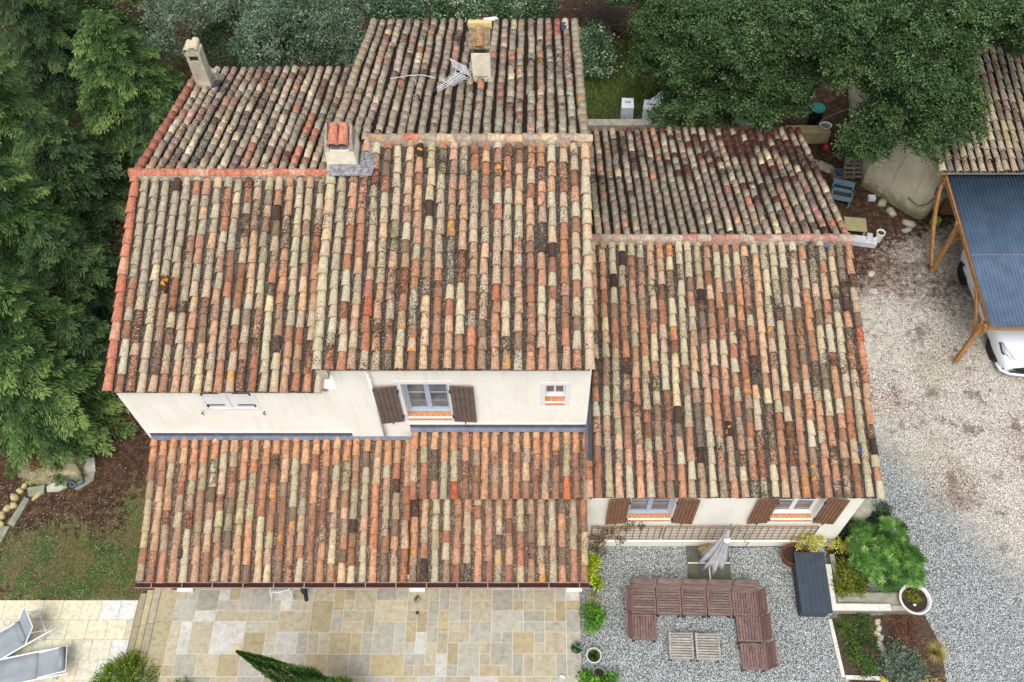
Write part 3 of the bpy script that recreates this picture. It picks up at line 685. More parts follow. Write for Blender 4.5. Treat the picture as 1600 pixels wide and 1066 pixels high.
# closed white shutters on the left
for k, (a, b) in enumerate(((-7.03, -6.51), (-6.50, -5.98))):
    mb = MB(); y_ = WY + .05
    for i in range(4): mb.box(a + (b - a) * i / 4 + .001, a + (b - a) * (i + 1) / 4 - .001, y_ - .02, y_ + .01, 4.96, 5.69)
    mb.box(a + .002, b - .002, y_ - .015, y_ + .008, 4.962, 5.688)
    o = mb.build('shutter', M_WHITE, HOUSE); mb = MB()
    for zz in (5.08, 5.58):
        mb = MB(); mb.box(a + (.0 if k == 0 else .14), b - (.14 if k == 0 else 0), y_ - .035, y_ - .021, zz, zz + .028); xx = a - .0 if k == 0 else b - .03; mb.box(xx, xx + .03, y_ - .05, y_ - .02, zz - .05, zz + .03); mb.build('hinge', M_METAL, o)
surround(-7.03, -5.98, 4.95, 5.70, WY + .03, .08)
for px in (317, 413):
    q = aty(px, 642, WY + .03); mb = MB(); mb.bar((q[0], WY + .03, q[2]), (q[0] + .01, WY - .05, q[2] - .01), .015, .015); mb.bar((q[0] - .01, WY - .05, q[2] + .05), (q[0] + .03, WY - .05, q[2] - .05), .014, .014); mb.build('shutter_catch', M_METAL, HOUSE)

# ---- chimneys
def cover_tiles(parent, items, name='cap_tile', pal=pal_ridge_new):
    for (p, d, up, L, r) in items:
        T = Tiles(); p = np.array(p, float); d = np.array(d, float); d /= np.linalg.norm(d); up = np.array(up, float); u = np.cross(d, up); u /= np.linalg.norm(u); n = np.cross(u, d)
        T.tile(p, u, d, n, L, r, r * .85, .95, .0, pal()); T.build(name, [M_TILE], parent)
# middle chimney, on the ridge
CMY = 13.53; cx0, cx1 = -4.35, -3.61; zb0 = 7.9; zt = aty(540, 238, CMY)[2]; zt2 = zt + .20
mb = MB(); mb.hexa([(cx0, 13.530, zb0), (cx1, 13.530, zb0), (cx1, 14.150, zb0), (cx0, 14.150, zb0)], [(cx0 + .07, 13.580, zt), (cx1 - .10, 13.580, zt), (cx1 - .10, 14.110, zt), (cx0 + .07, 14.110, zt)])
M_CHIM = simple('chimney_render', lin(234, 227, 206), lin(212, 202, 178), 7, .92, .3)
CM = mb.build('chimney', M_CHIM, HOUSE); bevel(CM, .015)
mb = MB(); mb.hexa([(cx0 + .06, 13.560, zt + .001), (cx0 + .17, 13.560, zt + .001), (cx0 + .17, 14.130, zt + .001), (cx0 + .06, 14.130, zt + .001)], [(cx0 + .08, 13.730, zt2), (cx0 + .12, 13.730, zt2), (cx0 + .12, 14.030, zt2 + .12), (cx0 + .08, 14.030, zt2 + .12)])
mb.hexa([(cx1 - .19, 13.560, zt + .001), (cx1 - .08, 13.560, zt + .001), (cx1 - .08, 14.130, zt + .001), (cx1 - .19, 14.130, zt + .001)], [(cx1 - .15, 13.730, zt2), (cx1 - .11, 13.730, zt2), (cx1 - .11, 14.030, zt2 + .12), (cx1 - .15, 14.030, zt2 + .12)])
mb.box(cx0 + .2, cx1 - .22, 14.050, 14.120, zt + .001, zt2 + .05); mb.build('chimney_hood', M_MORTAR, CM)
mb = MB(); mb.box(cx0 + .2, cx1 - .22, 13.600, 14.030, zt + .002, zt + .05); mb.build('flue_opening', M_LEAD, CM)
cover_tiles(CM, [((-4.10, 13.570, zt + .13), (0, 1, .30), (0, 0, 1), .50, .11), ((-3.89, 13.570, zt + .13), (0, 1, .30), (0, 0, 1), .50, .11)])
mb = MB(); zl = MZE + (13.290 - MYE) * (MZR - MZE) / (MYR - MYE)
mb.hexa([(cx0 + .1, 13.290, zl + .135), (cx1 + .26, 13.290, zl + .135), (cx1 + .26, 13.550, zl + .20), (cx0 + .1, 13.550, zl + .17)], [(cx0 + .1, 13.290, zl + .155), (cx1 + .26, 13.290, zl + .155), (cx1 + .30, 13.550, zl + .21), (cx0 + .1, 13.550, zl + .21)])
mb.hexa([(cx1 + .0, 13.530, zl + .17), (cx1 + .28, 13.530, zl + .17), (cx1 + .24, 14.050, zl + .16), (cx1 + .0, 14.050, zl + .16)], [(cx1 + .0, 13.530, zl + .24), (cx1 + .28, 13.530, zl + .20), (cx1 + .24, 14.050, zl + .22), (cx1 + .0, 14.050, zl + .28)])
o = mb.build('lead_apron', M_LEAD, CM)
# top chimney on the back slope
b0 = aty(741, 140, 17.0); b1 = aty(768, 140, 17.0); ztt = aty(755, 84, 17.0)[2]
mb = MB(); mb.hexa([(b0[0], 17.0, b0[2] - .3), (b1[0], 17.0, b0[2] - .3), (b1[0], 17.42, b0[2] - .3), (b0[0], 17.42, b0[2] - .3)], [(b0[0] - .02, 17.0, ztt), (b1[0] - .0, 17.0, ztt), (b1[0] - .0, 17.42, ztt), (b0[0] - .02, 17.42, ztt)])
CT = mb.build('chimney', M_CHIM, HOUSE); bevel(CT, .012)
mb = MB(); mb.hexa([(b0[0] - .05, 16.96, ztt + .15), (b1[0] + .02, 16.96, ztt + .15), (b1[0] + .02, 17.45, ztt + .40), (b0[0] - .05, 17.45, ztt + .40)], [(b0[0] - .05, 16.96, ztt + .18), (b1[0] + .02, 16.96, ztt + .18), (b1[0] + .02, 17.45, ztt + .44), (b0[0] - .05, 17.45, ztt + .44)])
mb.box(b0[0] - .015, b0[0] + .05, 17.01, 17.41, ztt + .001, ztt + .17); mb.box(b1[0] - .07, b1[0] - .005, 17.01, 17.41, ztt + .001, ztt + .17); mb.box(b0[0], b1[0], 17.36, 17.41, ztt + .001, ztt + .36)
mb.build('chimney_hood', simple('mossy_mortar', lin(150, 132, 104), lin(84, 76, 56), 12, .95, .6, 40), CT)
mb = MB(); mb.box(b0[0] - .07, b1[0] + .05, 17.40, 17.52, ztt + .36, ztt + .52); mb.build('coping', simple('ochre_coping', lin(214, 194, 136), lin(186, 166, 110), 9, .9), CT)
mb = MB(); mb.box(b0[0] + .05, b1[0] - .07, 17.02, 17.3, ztt + .002, ztt + .10); mb.build('flue_opening', M_METAL, CT)
cover_tiles(CT, [(((b0[0] + b1[0]) / 2 - .02, 16.98, ztt + .19), (0, 1, .5), (0, 0, 1), .50, .10)], pal=lambda: (lin(178, 128, 82, .85), .5, .2, 0))
# left chimney
b0 = aty(309, 137, 18.3); b1 = aty(329, 137, 18.3); zl = b0[2]; zt = aty(300, 83, 18.3)[2]; bx = b0[0]; w = .36
mb = MB(); mb.box(bx, bx + w, 18.3, 18.62, zl - .6, zt - .28)
mb.box(bx, bx + .07, 18.3, 18.62, zt - .28, zt - .10); mb.box(bx + w - .07, bx + w, 18.3, 18.62, zt - .28, zt - .10); mb.box(bx - .01, bx + w + .01, 18.29, 18.63, zt - .10, zt)
mb.hexa([(bx - .01, 18.3, zt + .001), (bx + w + .01, 18.3, zt + .001), (bx + w + .01, 18.62, zt + .001), (bx - .01, 18.62, zt + .001)], [(bx + .15, 18.3, zt + .13), (bx + .21, 18.3, zt + .13), (bx + .21, 18.62, zt + .13), (bx + .15, 18.62, zt + .13)])
mb.box(bx + .15, bx + w + .1, 18.63, 18.80, zl - .6, zl + .2)
CL = mb.build('chimney', M_OLDWALL, HOUSE); mb = MB(); mb.box(bx + .071, bx + w - .071, 18.36, 18.56, zt - .279, zt - .101); mb.build('flue_opening', M_METAL, CL)
cover_tiles(CL, [((bx + .24, 18.26, zt + .09), (0, 1, 0), (.35, 0, 1), .42, .11), ((bx + .07, 18.26, zt + .05), (0, 1, 0), (-.8, 0, 1), .40, .09)], pal=lambda: (lin(208, 200, 168, .9), .7, .2, 0))
print('house done')
#@@PART2
# ------------------------------------------------------------------ VEGETATION TOOLS
def leaf_mat(name, stops, rough=.6, trans=.25):
    m, nt, b = newmat(name); a = nn(nt, 'ShaderNodeAttribute', attribute_name='tone')
    o = nn(nt, 'ShaderNodeTexCoord').outputs['Object']
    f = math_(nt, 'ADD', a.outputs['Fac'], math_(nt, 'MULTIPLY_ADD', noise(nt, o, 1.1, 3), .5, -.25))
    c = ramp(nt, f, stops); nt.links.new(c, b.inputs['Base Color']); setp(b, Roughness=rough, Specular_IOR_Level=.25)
    t = nn(nt, 'ShaderNodeBsdfTranslucent', {'Color': c}); mx = nn(nt, 'ShaderNodeMixShader', {0: trans, 1: b.outputs[0], 2: t.outputs[0]})
    nt.links.new(mx.outputs[0], nt.nodes['Material Output'].inputs['Surface']); return m
def unit(v): return v / (np.linalg.norm(v, axis=-1, keepdims=True) + 1e-9)
def leaves(name, C, Tn, Nr, ln, wd, tone, mat, parent, kite=.45):
    """diamond leaves: centre C, direction Tn, normal-ish Nr"""
    N = len(C); Tn = unit(Tn); B = unit(np.cross(Nr, Tn)); ln = np.broadcast_to(np.asarray(ln, float), (N,))[:, None]; wd = np.broadcast_to(np.asarray(wd, float), (N,))[:, None]
    nn_ = np.cross(Tn, B)
    a = C - Tn * ln * .5; b = C + Tn * ln * .5 - nn_ * ln * .06; m_ = C - Tn * ln * (.5 - kite)
    V = np.stack([a, m_ + B * wd * .5, b, m_ - B * wd * .5], 1).reshape(-1, 3) - np.array(ORG.get(parent.name, (0, 0, 0)) if parent else (0, 0, 0))
    me = bpy.data.meshes.new(name); me.vertices.add(4 * N); me.vertices.foreach_set('co', V.astype(np.float32).ravel())
    me.loops.add(4 * N); me.loops.foreach_set('vertex_index', np.arange(4 * N, dtype=np.int32)); me.polygons.add(N)
    me.polygons.foreach_set('loop_start', np.arange(0, 4 * N, 4, dtype=np.int32)); me.polygons.foreach_set('loop_total', np.full(N, 4, dtype=np.int32))
    me.update(calc_edges=True); t = me.attributes.new('tone', 'FLOAT', 'FACE'); t.data.foreach_set('value', np.clip(tone, 0, 1).astype(np.float32))
    me.materials.append(mat); o = bpy.data.objects.new(name, me); link(o)
    if parent: o.parent = parent; ORG[o.name] = ORG.get(parent.name, (0, 0, 0))
    return o
def rn(*s): return rng.normal(size=s)
def ru(a, b, s): return rng.uniform(a, b, s)
def lobes(blobs, n, rel, seed=1):
    r_ = random.Random(seed); out = []
    for (cx, cy, cz, r, *q) in blobs:
        sq = q[0] if q else .8; m = max(5, int(n * r * r)); out.append((cx, cy, cz, r * .62, sq))
        for i in range(m):
            zz = 1 - 1.35 * (i + .5) / m; a = i * 2.39996 + r_.uniform(-.3, .3); q_ = math.sqrt(max(0, 1 - zz * zz)); k = r_.uniform(.66, .92)
            out.append((cx + r * k * q_ * math.cos(a), cy + r * k * q_ * math.sin(a), cz + r * k * sq * zz, r_.uniform(.75, 1.25) * rel, .8))
    return out
def blob_leaves(blobs, dens=330, per=28, cr=.15, ln=.07, wd=.036, low=-.35, inner=.72, droop=0, flat=.0, sub=None):
    if sub: blobs = lobes(blobs, *sub)
    """leaf clumps spread through the outer shell of each lobe"""
    Cs, Ts, Ns, Tone = [], [], [], []
    for (cx, cy, cz, r, *q) in blobs:
        sq = q[0] if q else .8
        n = int(dens * r * r * 1.0); d = unit(rn(n, 3)); d = d[d[:, 2] > low]; n = len(d)
        # bumpy radius so that the outline breaks up into boughs
        k = 1 + .13 * np.sin(d[:, 0] * 5 + cx * 3) * np.cos(d[:, 1] * 6 + cy) + .10 * np.sin(d[:, 2] * 9 + cx)
        rad = r * k * ru(inner, 1.04, n); cc = np.stack([cx + d[:, 0] * rad, cy + d[:, 1] * rad, cz + d[:, 2] * rad * sq], -1)
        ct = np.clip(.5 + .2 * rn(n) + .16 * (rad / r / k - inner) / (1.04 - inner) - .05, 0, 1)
        L = per
        P = cc[:, None, :] + rn(n, L, 3) * np.array([cr, cr, cr * .75]) * ru(.6, 1.3, (n, 1, 1))
        off = unit(P - cc[:, None, :]); T_ = off * .7 + unit(rn(n, L, 3)) * .7 + d[:, None, :] * .3; T_[..., 2] -= droop
        Nr = unit(rn(n, L, 3)) * (.9 - flat) + d[:, None, :] * .7 + np.array([0, 0, .55 + flat])
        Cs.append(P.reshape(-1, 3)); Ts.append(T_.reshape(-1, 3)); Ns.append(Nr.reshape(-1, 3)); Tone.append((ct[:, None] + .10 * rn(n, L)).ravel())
    C = np.concatenate(Cs); n = len(C)
    return C, np.concatenate(Ts), np.concatenate(Ns), ln * ru(.7, 1.3, n), wd * ru(.7, 1.3, n), np.concatenate(Tone)
def limb_tree(parent, base, blobs, r0, mat=None, name='trunk'):
    mb = MB(); bx, by, bz = base; zs = np.mean([b[2] for b in blobs]); cx = np.mean([b[0] for b in blobs]); cy = np.mean([b[1] for b in blobs])
    fork = (bx + (cx - bx) * .3, by + (cy - by) * .3, bz + (zs - bz) * .45)
    mb.tube([(bx, by, bz - .1), (bx + .05, by - .03, bz + .5), fork], [r0 * 1.25, r0, r0 * .75], 9)
    for (x, y, z, r, *q) in blobs:
        mid = ((fork[0] + x) / 2 + random.uniform(-.15, .15), (fork[1] + y) / 2 + random.uniform(-.15, .15), (fork[2] + z) / 2 + .1)
        mb.tube([fork, mid, (x, y, z)], [r0 * .5, r0 * .33, r0 * .16], 7)
        for k in range(4):
            a = random.uniform(0, 6.28); mb.tube([(x, y, z), (x + r * .35 * math.cos(a), y + r * .35 * math.sin(a), z + r * .2), (x + r * .75 * math.cos(a + .3), y + r * .75 * math.sin(a + .3), z + r * .4)], [r0 * .15, r0 * .1, r0 * .04], 5)
    return mb.build(name, mat or M_BARK, parent, smooth=True)
def conifer(base, H, Rr, label, mat, nb=150, ln=.13, wd=.030, bare=.08, dens=13, spread=.95, group='conifers along the left side', cat='conifer tree', name='conifer_tree', rot=0):
    bx, by, bz = base; t0 = thing(name, label, cat, base, 0, group)
    mb = MB(); mb.tube([(bx, by, bz - .2), (bx + .05, by, bz + H * .5), (bx, by + .04, bz + H * .97)], [.05 + H * .02, .03 + H * .012, .015], 8)
    Cs, Ts, Ns, To = [], [], [], []
    for i in range(nb):
        t = bare + (1 - bare) * (i + random.random()) / nb; z = bz + H * t; L = Rr * (1 - t) ** .62 * random.uniform(.72, 1.12) + .18
        az = i * 2.39996 + random.uniform(-.4, .4) + rot; d = np.array([math.cos(az), math.sin(az), 0]); pr = np.array([-d[1], d[0], 0]); up = random.uniform(.02, .22)
        drp = random.uniform(.16, .40); v = np.linspace(.08, 1, max(5, int(L * dens))); bend = random.uniform(-.12, .12)
        pos = np.array([bx, by, z]) + d * L * v[:, None] + pr * (bend * L * v * v)[:, None] + np.array([0, 0, 1.]) * (up * L * v - drp * L * v * v)[:, None]
        if i % 3 == 0: mb.tube([pos[0], pos[len(pos) // 2], pos[-1]], [.022, .014, .005], 5)
        tone0 = .5 + .16 * random.gauss(0, 1)
        for sd in (-1, 1):
            tl = (.34 * L * (1 - v) ** .8 + .12) * ru(.7, 1.2, len(v)); td = unit(d * .75 + pr * sd * .85 * spread + np.array([0, 0, -.10]))
            m = 8; w = np.linspace(.08, 1, m)
            P = pos[:, None, :] + td * (tl[:, None] * w)[:, :, None] + np.array([0, 0, -1.]) * (.28 * tl[:, None] * w * w)[:, :, None] + rn(len(v), m, 3) * .022
            D = unit(td + np.array([0, 0, -.35]) + d * .25 + rn(len(v), m, 3) * .34)
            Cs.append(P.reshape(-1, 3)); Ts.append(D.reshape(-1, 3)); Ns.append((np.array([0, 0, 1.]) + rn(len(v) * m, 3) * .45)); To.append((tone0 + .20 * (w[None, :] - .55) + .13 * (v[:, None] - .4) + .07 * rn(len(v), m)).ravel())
    C = np.concatenate(Cs); n = len(C); mb.build('trunk', M_BARK, t0, smooth=True)
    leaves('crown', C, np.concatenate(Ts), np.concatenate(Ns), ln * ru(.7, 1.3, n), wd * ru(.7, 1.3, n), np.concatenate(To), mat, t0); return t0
def leafy(name, label, cat, base, blobs, mat, trunk=.05, group=None, bark=None, part='foliage', **kw):
    t0 = thing(name, label, cat, base, 0, group); limb_tree(t0, base, blobs, trunk, bark, 'trunk' if name.endswith('tree') else 'stem')
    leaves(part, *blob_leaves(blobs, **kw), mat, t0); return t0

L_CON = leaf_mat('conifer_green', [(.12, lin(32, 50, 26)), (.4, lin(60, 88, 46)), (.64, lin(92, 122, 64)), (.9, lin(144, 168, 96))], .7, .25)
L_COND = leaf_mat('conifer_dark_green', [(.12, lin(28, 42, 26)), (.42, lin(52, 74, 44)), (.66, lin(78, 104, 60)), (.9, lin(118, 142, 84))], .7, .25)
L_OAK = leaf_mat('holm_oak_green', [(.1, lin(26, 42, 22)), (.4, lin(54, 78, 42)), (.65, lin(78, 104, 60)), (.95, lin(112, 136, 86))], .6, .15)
L_OLIVE = leaf_mat('olive_grey_green', [(.1, lin(40, 56, 44)), (.4, lin(74, 98, 76)), (.65, lin(112, 134, 106)), (.9, lin(160, 176, 146))], .5, .15)
L_DARK = leaf_mat('dark_shrub_green', [(.1, lin(24, 38, 28)), (.5, lin(44, 66, 44)), (.85, lin(84, 108, 70))], .55, .15)
L_VAR = leaf_mat('variegated_leaf', [(.1, lin(34, 58, 38)), (.45, lin(66, 98, 62)), (.72, lin(116, 144, 106)), (.93, lin(190, 204, 170))], .5, .15)
L_LIME = leaf_mat('lime_leaf', [(.1, lin(90, 120, 20)), (.5, lin(160, 180, 30)), (.9, lin(222, 224, 70))], .5, .3)
L_FRESH = leaf_mat('fresh_green_leaf', [(.1, lin(44, 88, 22)), (.5, lin(84, 140, 40)), (.9, lin(142, 190, 70))], .5, .3)
L_YELLOW = leaf_mat('yellow_variegated_leaf', [(.1, lin(120, 124, 40)), (.5, lin(186, 180, 64)), (.9, lin(232, 226, 130))], .5, .25)
L_THUJA = leaf_mat('golden_thuja', [(.1, lin(44, 72, 16)), (.45, lin(92, 122, 28)), (.75, lin(150, 170, 44)), (.95, lin(196, 206, 96))], .6, .25)
L_OLIVEY = leaf_mat('olive_yellow_leaf', [(.1, lin(56, 70, 20)), (.5, lin(104, 118, 36)), (.85, lin(160, 158, 60))], .6, .25)
L_RUST = leaf_mat('rusty_leaf', [(.1, lin(70, 44, 34)), (.5, lin(116, 74, 56)), (.9, lin(164, 118, 92))], .7, .15)
L_LAV = leaf_mat('lavender_grey_leaf', [(.1, lin(46, 60, 48)), (.5, lin(84, 104, 88)), (.9, lin(148, 160, 136))], .7, .15)
L_BED = leaf_mat('bed_green_leaf', [(.1, lin(34, 58, 26)), (.5, lin(66, 102, 42)), (.9, lin(118, 146, 66))], .6, .25)
L_STRAW = leaf_mat('straw_blade', [(.1, lin(120, 106, 60)), (.5, lin(174, 158, 92)), (.9, lin(216, 200, 140))], .7, .2)
L_GRASS = leaf_mat('grass_blade', [(.1, lin(54, 78, 30)), (.5, lin(92, 120, 52)), (.9, lin(156, 164, 92))], .7, .2)
L_LITTER = leaf_mat('leaf_litter', [(.1, lin(64, 38, 28)), (.5, lin(112, 70, 50)), (.9, lin(180, 140, 104))], .8, .05)

# ------------------------------------------------------------------ LEFT CONIFERS
def gat(px, py, z): p = at(px, py, z); return (p[0], p[1], -.6 if p[0] < -8.9 else 0.0)
conifer(gat(-5, 175, 2.5), 6.5, 2.3, 'bright green feathery conifer reaching in at the top of the left edge', L_CON)
conifer(gat(190, 120, 2.2), 5.2, 2.2, 'broad mid-green conifer left of the pale slot-topped chimney', L_CON, nb=190)
conifer(gat(60, 40, 2.2), 5.6, 2.0, 'conifer in the top left corner behind the bright feathery one', L_COND)
conifer(gat(15, 345, 2.2), 5.8, 2.2, 'conifer at the left edge halfway down the tree belt', L_CON)
conifer(gat(100, 260, 1.4), 4.0, 1.8, 'dark conifer beside the corner of the new orange ridge tiles', L_COND)
conifer(gat(10, 500, 2.2), 5.4, 2.1, 'light tipped conifer at the left edge above the lowest conifer boughs', L_CON)
conifer(gat(105, 425, 1.2), 3.6, 1.7, 'low dark conifer pressed against the orange verge tiles', L_COND)
conifer(gat(50, 610, 1.3), 4.0, 1.95, 'lowest conifer with boughs hanging over the mossy boulder', L_CON, nb=180)
conifer(gat(135, 545, .8), 2.7, 1.2, 'small conifer tucked under the left roof corner', L_COND)
conifer(gat(250, 215, 1.0), 2.6, 1.4, 'low dark conifer below the foot of the pale slot-topped chimney', L_COND)
conifer(gat(120, 20, 1.0), 3.0, 1.8, 'low conifer at the top edge left of the grey olive trees', L_COND)
def Bq(px, py, z, r): q = at(px, py, z); return (q[0], q[1], z, r, .6)
_b = [Bq(px, py, -.3, 1.0) for px, py in ((30, 80), (90, 150), (150, 60), (200, 200), (40, 220), (120, 330), (50, 400), (150, 300), (90, 480), (20, 560), (150, 460), (130, 600), (60, 640), (220, 60), (170, 400), (250, 100), (20, 20), (120, 10))]
o = leaves('undergrowth', *blob_leaves(_b, dens=150, per=18, cr=.2, ln=.11, wd=.035, low=-.1), L_COND, None); tag(o, kind='stuff')
# ------------------------------------------------------------------ OLIVES AND SHRUBS BEHIND
def B(px, py, z, r, sq=.8): p = at(px, py, z); return (p[0], p[1], z, r, sq)
def gb(px, py, z): p = at(px, py, z); return (p[0], p[1], 0)
OK = dict(dens=420, per=22, cr=.12, ln=.11, wd=.026, low=-.3, inner=.4, sub=(14, .30))
leafy('olive_tree', 'silvery olive tree standing above the back edge of the lower left roof', 'olive tree', gb(440, 60, 1.5), [B(430, 40, 3.0, 1.15, .9), B(410, 80, 2.2, .9), B(465, 75, 2.2, .8), B(450, 10, 3.0, .9)], L_OLIVE, .07, 'olive trees behind the house', M_PALEBARK, **OK)
leafy('olive_tree', 'silvery olive tree next to the tallest roof corner', 'olive tree', gb(535, 70, 1.5), [B(520, 40, 2.8, 1.0, .9), B(548, 85, 2.2, .7), B(500, 75, 2.2, .7), B(535, 5, 2.9, .8)], L_OLIVE, .07, 'olive trees behind the house', M_PALEBARK, **OK)
leafy('olive_tree', 'grey olive tree with bare pale branches above the pale chimney', 'olive tree', gb(300, 60, 1.0), [B(300, 15, 2.8, .95, .8), B(255, 60, 2.2, .7), B(345, 20, 2.6, .7), B(270, 15, 2.3, .8)], L_OLIVE, .06, 'olive trees behind the house', M_PALEBARK, **dict(OK, dens=170))
leafy('dark_shrub', 'dark evergreen shrub between the pale chimney and the olives', 'shrub', gb(370, 60, .5), [B(365, 65, 1.2, 1.0), B(330, 70, 1.0, .7), B(385, 20, 1.2, .9), B(390, 90, 1, .6)], L_DARK, .05, dens=260, per=26)
for i, (px, py, lab) in enumerate(((352, 62, 'leafless pale branching sapling right of the slot-topped chimney'), (372, 55, 'forked leafless pale sapling between chimney and olive tree'), (270, 60, 'leafless pale sapling left of the slot-topped chimney'))):
    b = gb(px, py, .6); t = thing('bare_sapling', lab, 'sapling', b, 0, 'bare saplings behind the left roof'); mb = MB(); x, y, z = b
    mb.tube([(x, y, 0), (x + .1, y + .1, 1.2)], [.035, .026], 7)
    for s, h in ((-1, 2.9), (1, 3.1), (.3, 3.3)): mb.tube([(x + .1, y + .1, 1.2), (x + .1 + .28 * s, y + .2, 1.9), (x + .1 + .32 * s, y + .2, 2.5), (x + .1 + .55 * s, y + .3, h)], [.024, .02, .015, .006], 6)
    mb.build('trunk', M_PALEBARK, t, smooth=True)
leafy('variegated_shrub', 'pale-leaved variegated hedge shrub along the back of the tallest roof', 'shrub', gb(740, 5, .8), [B(670, 10, 1.2, .8), B(715, 6, 1.3, .8), B(760, 8, 1.3, .8), B(805, 6, 1.3, .8), B(840, 12, 1.1, .6), B(635, 14, 1.1, .6), B(600, 16, 1.2, .6)], L_VAR, .04, dens=300, per=22, cr=.13, ln=.10, wd=.05)
leafy('dark_shrub', 'dark green shrub right beside the top right verge of the tallest roof', 'shrub', gb(930, 85, .5), [B(925, 62, 1.2, .6), B(935, 95, .9, .55), B(915, 100, .7, .4)], L_VAR, .04, dens=300, per=22, cr=.12, ln=.09, wd=.045)
leafy('dark_shrub', 'low shrub with a few yellow leaves at the top edge beside the twiggy bush', 'shrub', gb(1015, 45, .5), [B(1000, 40, 1.2, .5), B(1022, 15, 1.4, .6), B(1030, 60, 1.0, .5)], L_OLIVEY, .04, dens=240, per=20)
# grey twiggy bush
b = gb(955, 25, .5); t = thing('twiggy_bush', 'leafless grey twiggy bush at the top beside the oak', 'bush', b); mb = MB()
for k in range(150):
    a = random.uniform(0, 6.28); e = random.uniform(.35, 1.3); l = random.uniform(.7, 1.5); p0 = np.array(b) + [random.uniform(-.3, .3), random.uniform(-.3, .3), 0]
    p1 = p0 + l * .55 * np.array([math.cos(a) * math.cos(e), math.sin(a) * math.cos(e), math.sin(e)]); p2 = p1 + l * .6 * np.array([math.cos(a + .4) * math.cos(e * .6), math.sin(a + .4) * math.cos(e * .6), math.sin(e * .6)])
    mb.tube([p0, p1, p2], [.012, .009, .004], 4, caps=False)
    for q in range(2): mb.tube([p1, p1 + (p2 - p1) * .6 + rn(3) * .18], [.007, .003], 4, caps=False)
mb.build('branches', simple('grey_twig', lin(128, 116, 106), lin(92, 80, 74), 9, .95, .1), t)
# ------------------------------------------------------------------ OAKS
OD = dict(dens=520, per=26, cr=.085, ln=.075, wd=.044, low=-.35, inner=.55, sub=(9, .42))
def oak(label, base, blobs, trunk, **k): return leafy('oak_tree', label, 'oak tree', base, blobs, L_OAK, trunk, 'evergreen oaks behind the house', None, 'crown', **dict(OD, **k))
oak('dense evergreen oak spreading over the right end of the low back roof', gb(1150, 60, .3), [B(1045, 45, 4.0, 1.15), B(1095, 20, 5.0, 1.3), B(1085, 95, 4.2, 1.05), B(1150, 70, 5.2, 1.3), B(1210, 40, 5.6, 1.35), B(1200, 120, 4.4, 1.05), B(1150, 150, 3.7, .85), B(1090, 160, 3.3, .7), B(1255, 95, 4.8, 1.0), B(1240, 150, 3.8, .7), B(1058, 182, 2.2, .42), B(1085, 196, 2.2, .36), B(1120, 185, 2.6, .5), B(1075, 140, 2.6, .55), B(1025, 95, 3.0, .6), B(1190, 170, 3.6, .55)], .2)
oak('largest evergreen oak hanging over the cream outbuilding wall', gb(1345, 120, .3), [B(1300, 40, 6.2, 1.4), B(1370, 30, 6.6, 1.5), B(1340, 100, 5.4, 1.15), B(1420, 90, 6.0, 1.4), B(1460, 30, 6.6, 1.4), B(1400, 150, 5.0, 1.0), B(1455, 165, 4.8, 1.0), B(1495, 190, 4.3, .6), B(1365, 205, 4.0, .62), B(1355, 225, 3.7, .36), B(1440, 215, 4.2, .50), B(1475, 120, 5.4, .9), B(1300, 100, 5, .8)], .26)
oak('evergreen oak in the top right corner behind the outbuilding roof', gb(1570, -10, .3), [B(1530, 5, 6.6, 1.25), B(1590, 0, 6.8, 1.4), B(1640, 40, 6, 1.3), B(1575, 55, 5.2, .75), B(1545, 40, 5.6, .8)], .22)
oak('background evergreen oak behind the twiggy bush', gb(1000, -60, .3), [B(990, -30, 3.5, 1.2), B(1060, -30, 4, 1.4), B(930, -40, 3, 1.2)], .18)
leafy('dark_shrub', 'big dark bush filling the top edge left of the olives', 'bush', gb(200, -20, .6), [B(180, -25, 1.6, 1.4), B(260, -30, 1.6, 1.3), B(350, -35, 1.6, 1.3), B(100, -30, 1.6, 1.3)], L_CON, .05, dens=200, per=24)
leafy('dark_shrub', 'dark bush filling the top edge above the silvery olives', 'bush', gb(520, -40, .6), [B(440, -45, 1.6, 1.2), B(520, -45, 1.6, 1.2), B(600, -30, 1.4, 1.1), B(585, 5, .9, .6)], L_DARK, .05, dens=200, per=24)

# grass and litter
def scatter(n, fx, name, mat, ln, wd, up=.5, kind='stuff', lay=False):
    P = []
    while len(P) < n:
        x, y = fx(); P.append((x, y, gh(x, y)))
    P = np.array(P); T_ = rn(n, 3) * .6; T_[:, 2] = (np.abs(T_[:, 2]) + up) if not lay else T_[:, 2] * .15
    L_ = ln * ru(.5, 1.4, n); P[:, 2] += (unit(T_)[:, 2] * L_ * .5) + (.01 if lay else 0)
    N_ = rn(n, 3) + ([0, 0, 2.5] if lay else 0)
    o = leaves(name, P, T_, N_, L_, wd * ru(.7, 1.3, n), .5 + .22 * rn(n), mat, None); tag(o, kind=kind); return o
def f_grassn():
    p = at(random.uniform(900, 1060), random.uniform(70, 188)); return p[0], p[1]
scatter(9000, f_grassn, 'rough_grass', L_GRASS, .28, .016, 1.0)
def f_lawn():
    while True:
        x, y = random.uniform(-14.5, -8.95), random.uniform(7.25, 11)
        g = blob(x + 12.3, y - 8.3, 1.6, .9) if False else math.exp(-((x + 12.3) / 1.6) ** 2 - ((y - 8.3) / .9) ** 2) + math.exp(-((x + 10) / .7) ** 2 - ((y - 8.3) / 1.7) ** 2) + .8 * math.exp(-((x + 11) / 1.5) ** 2 - ((y - 7.6) / .4) ** 2) + .3 * math.exp(-((x + 10.4) / .8) ** 2 - ((y - 9.8) / .7) ** 2)
        if random.random() < g: return x, y
scatter(16000, f_lawn, 'lawn_grass', L_GRASS, .06, .009, .9)
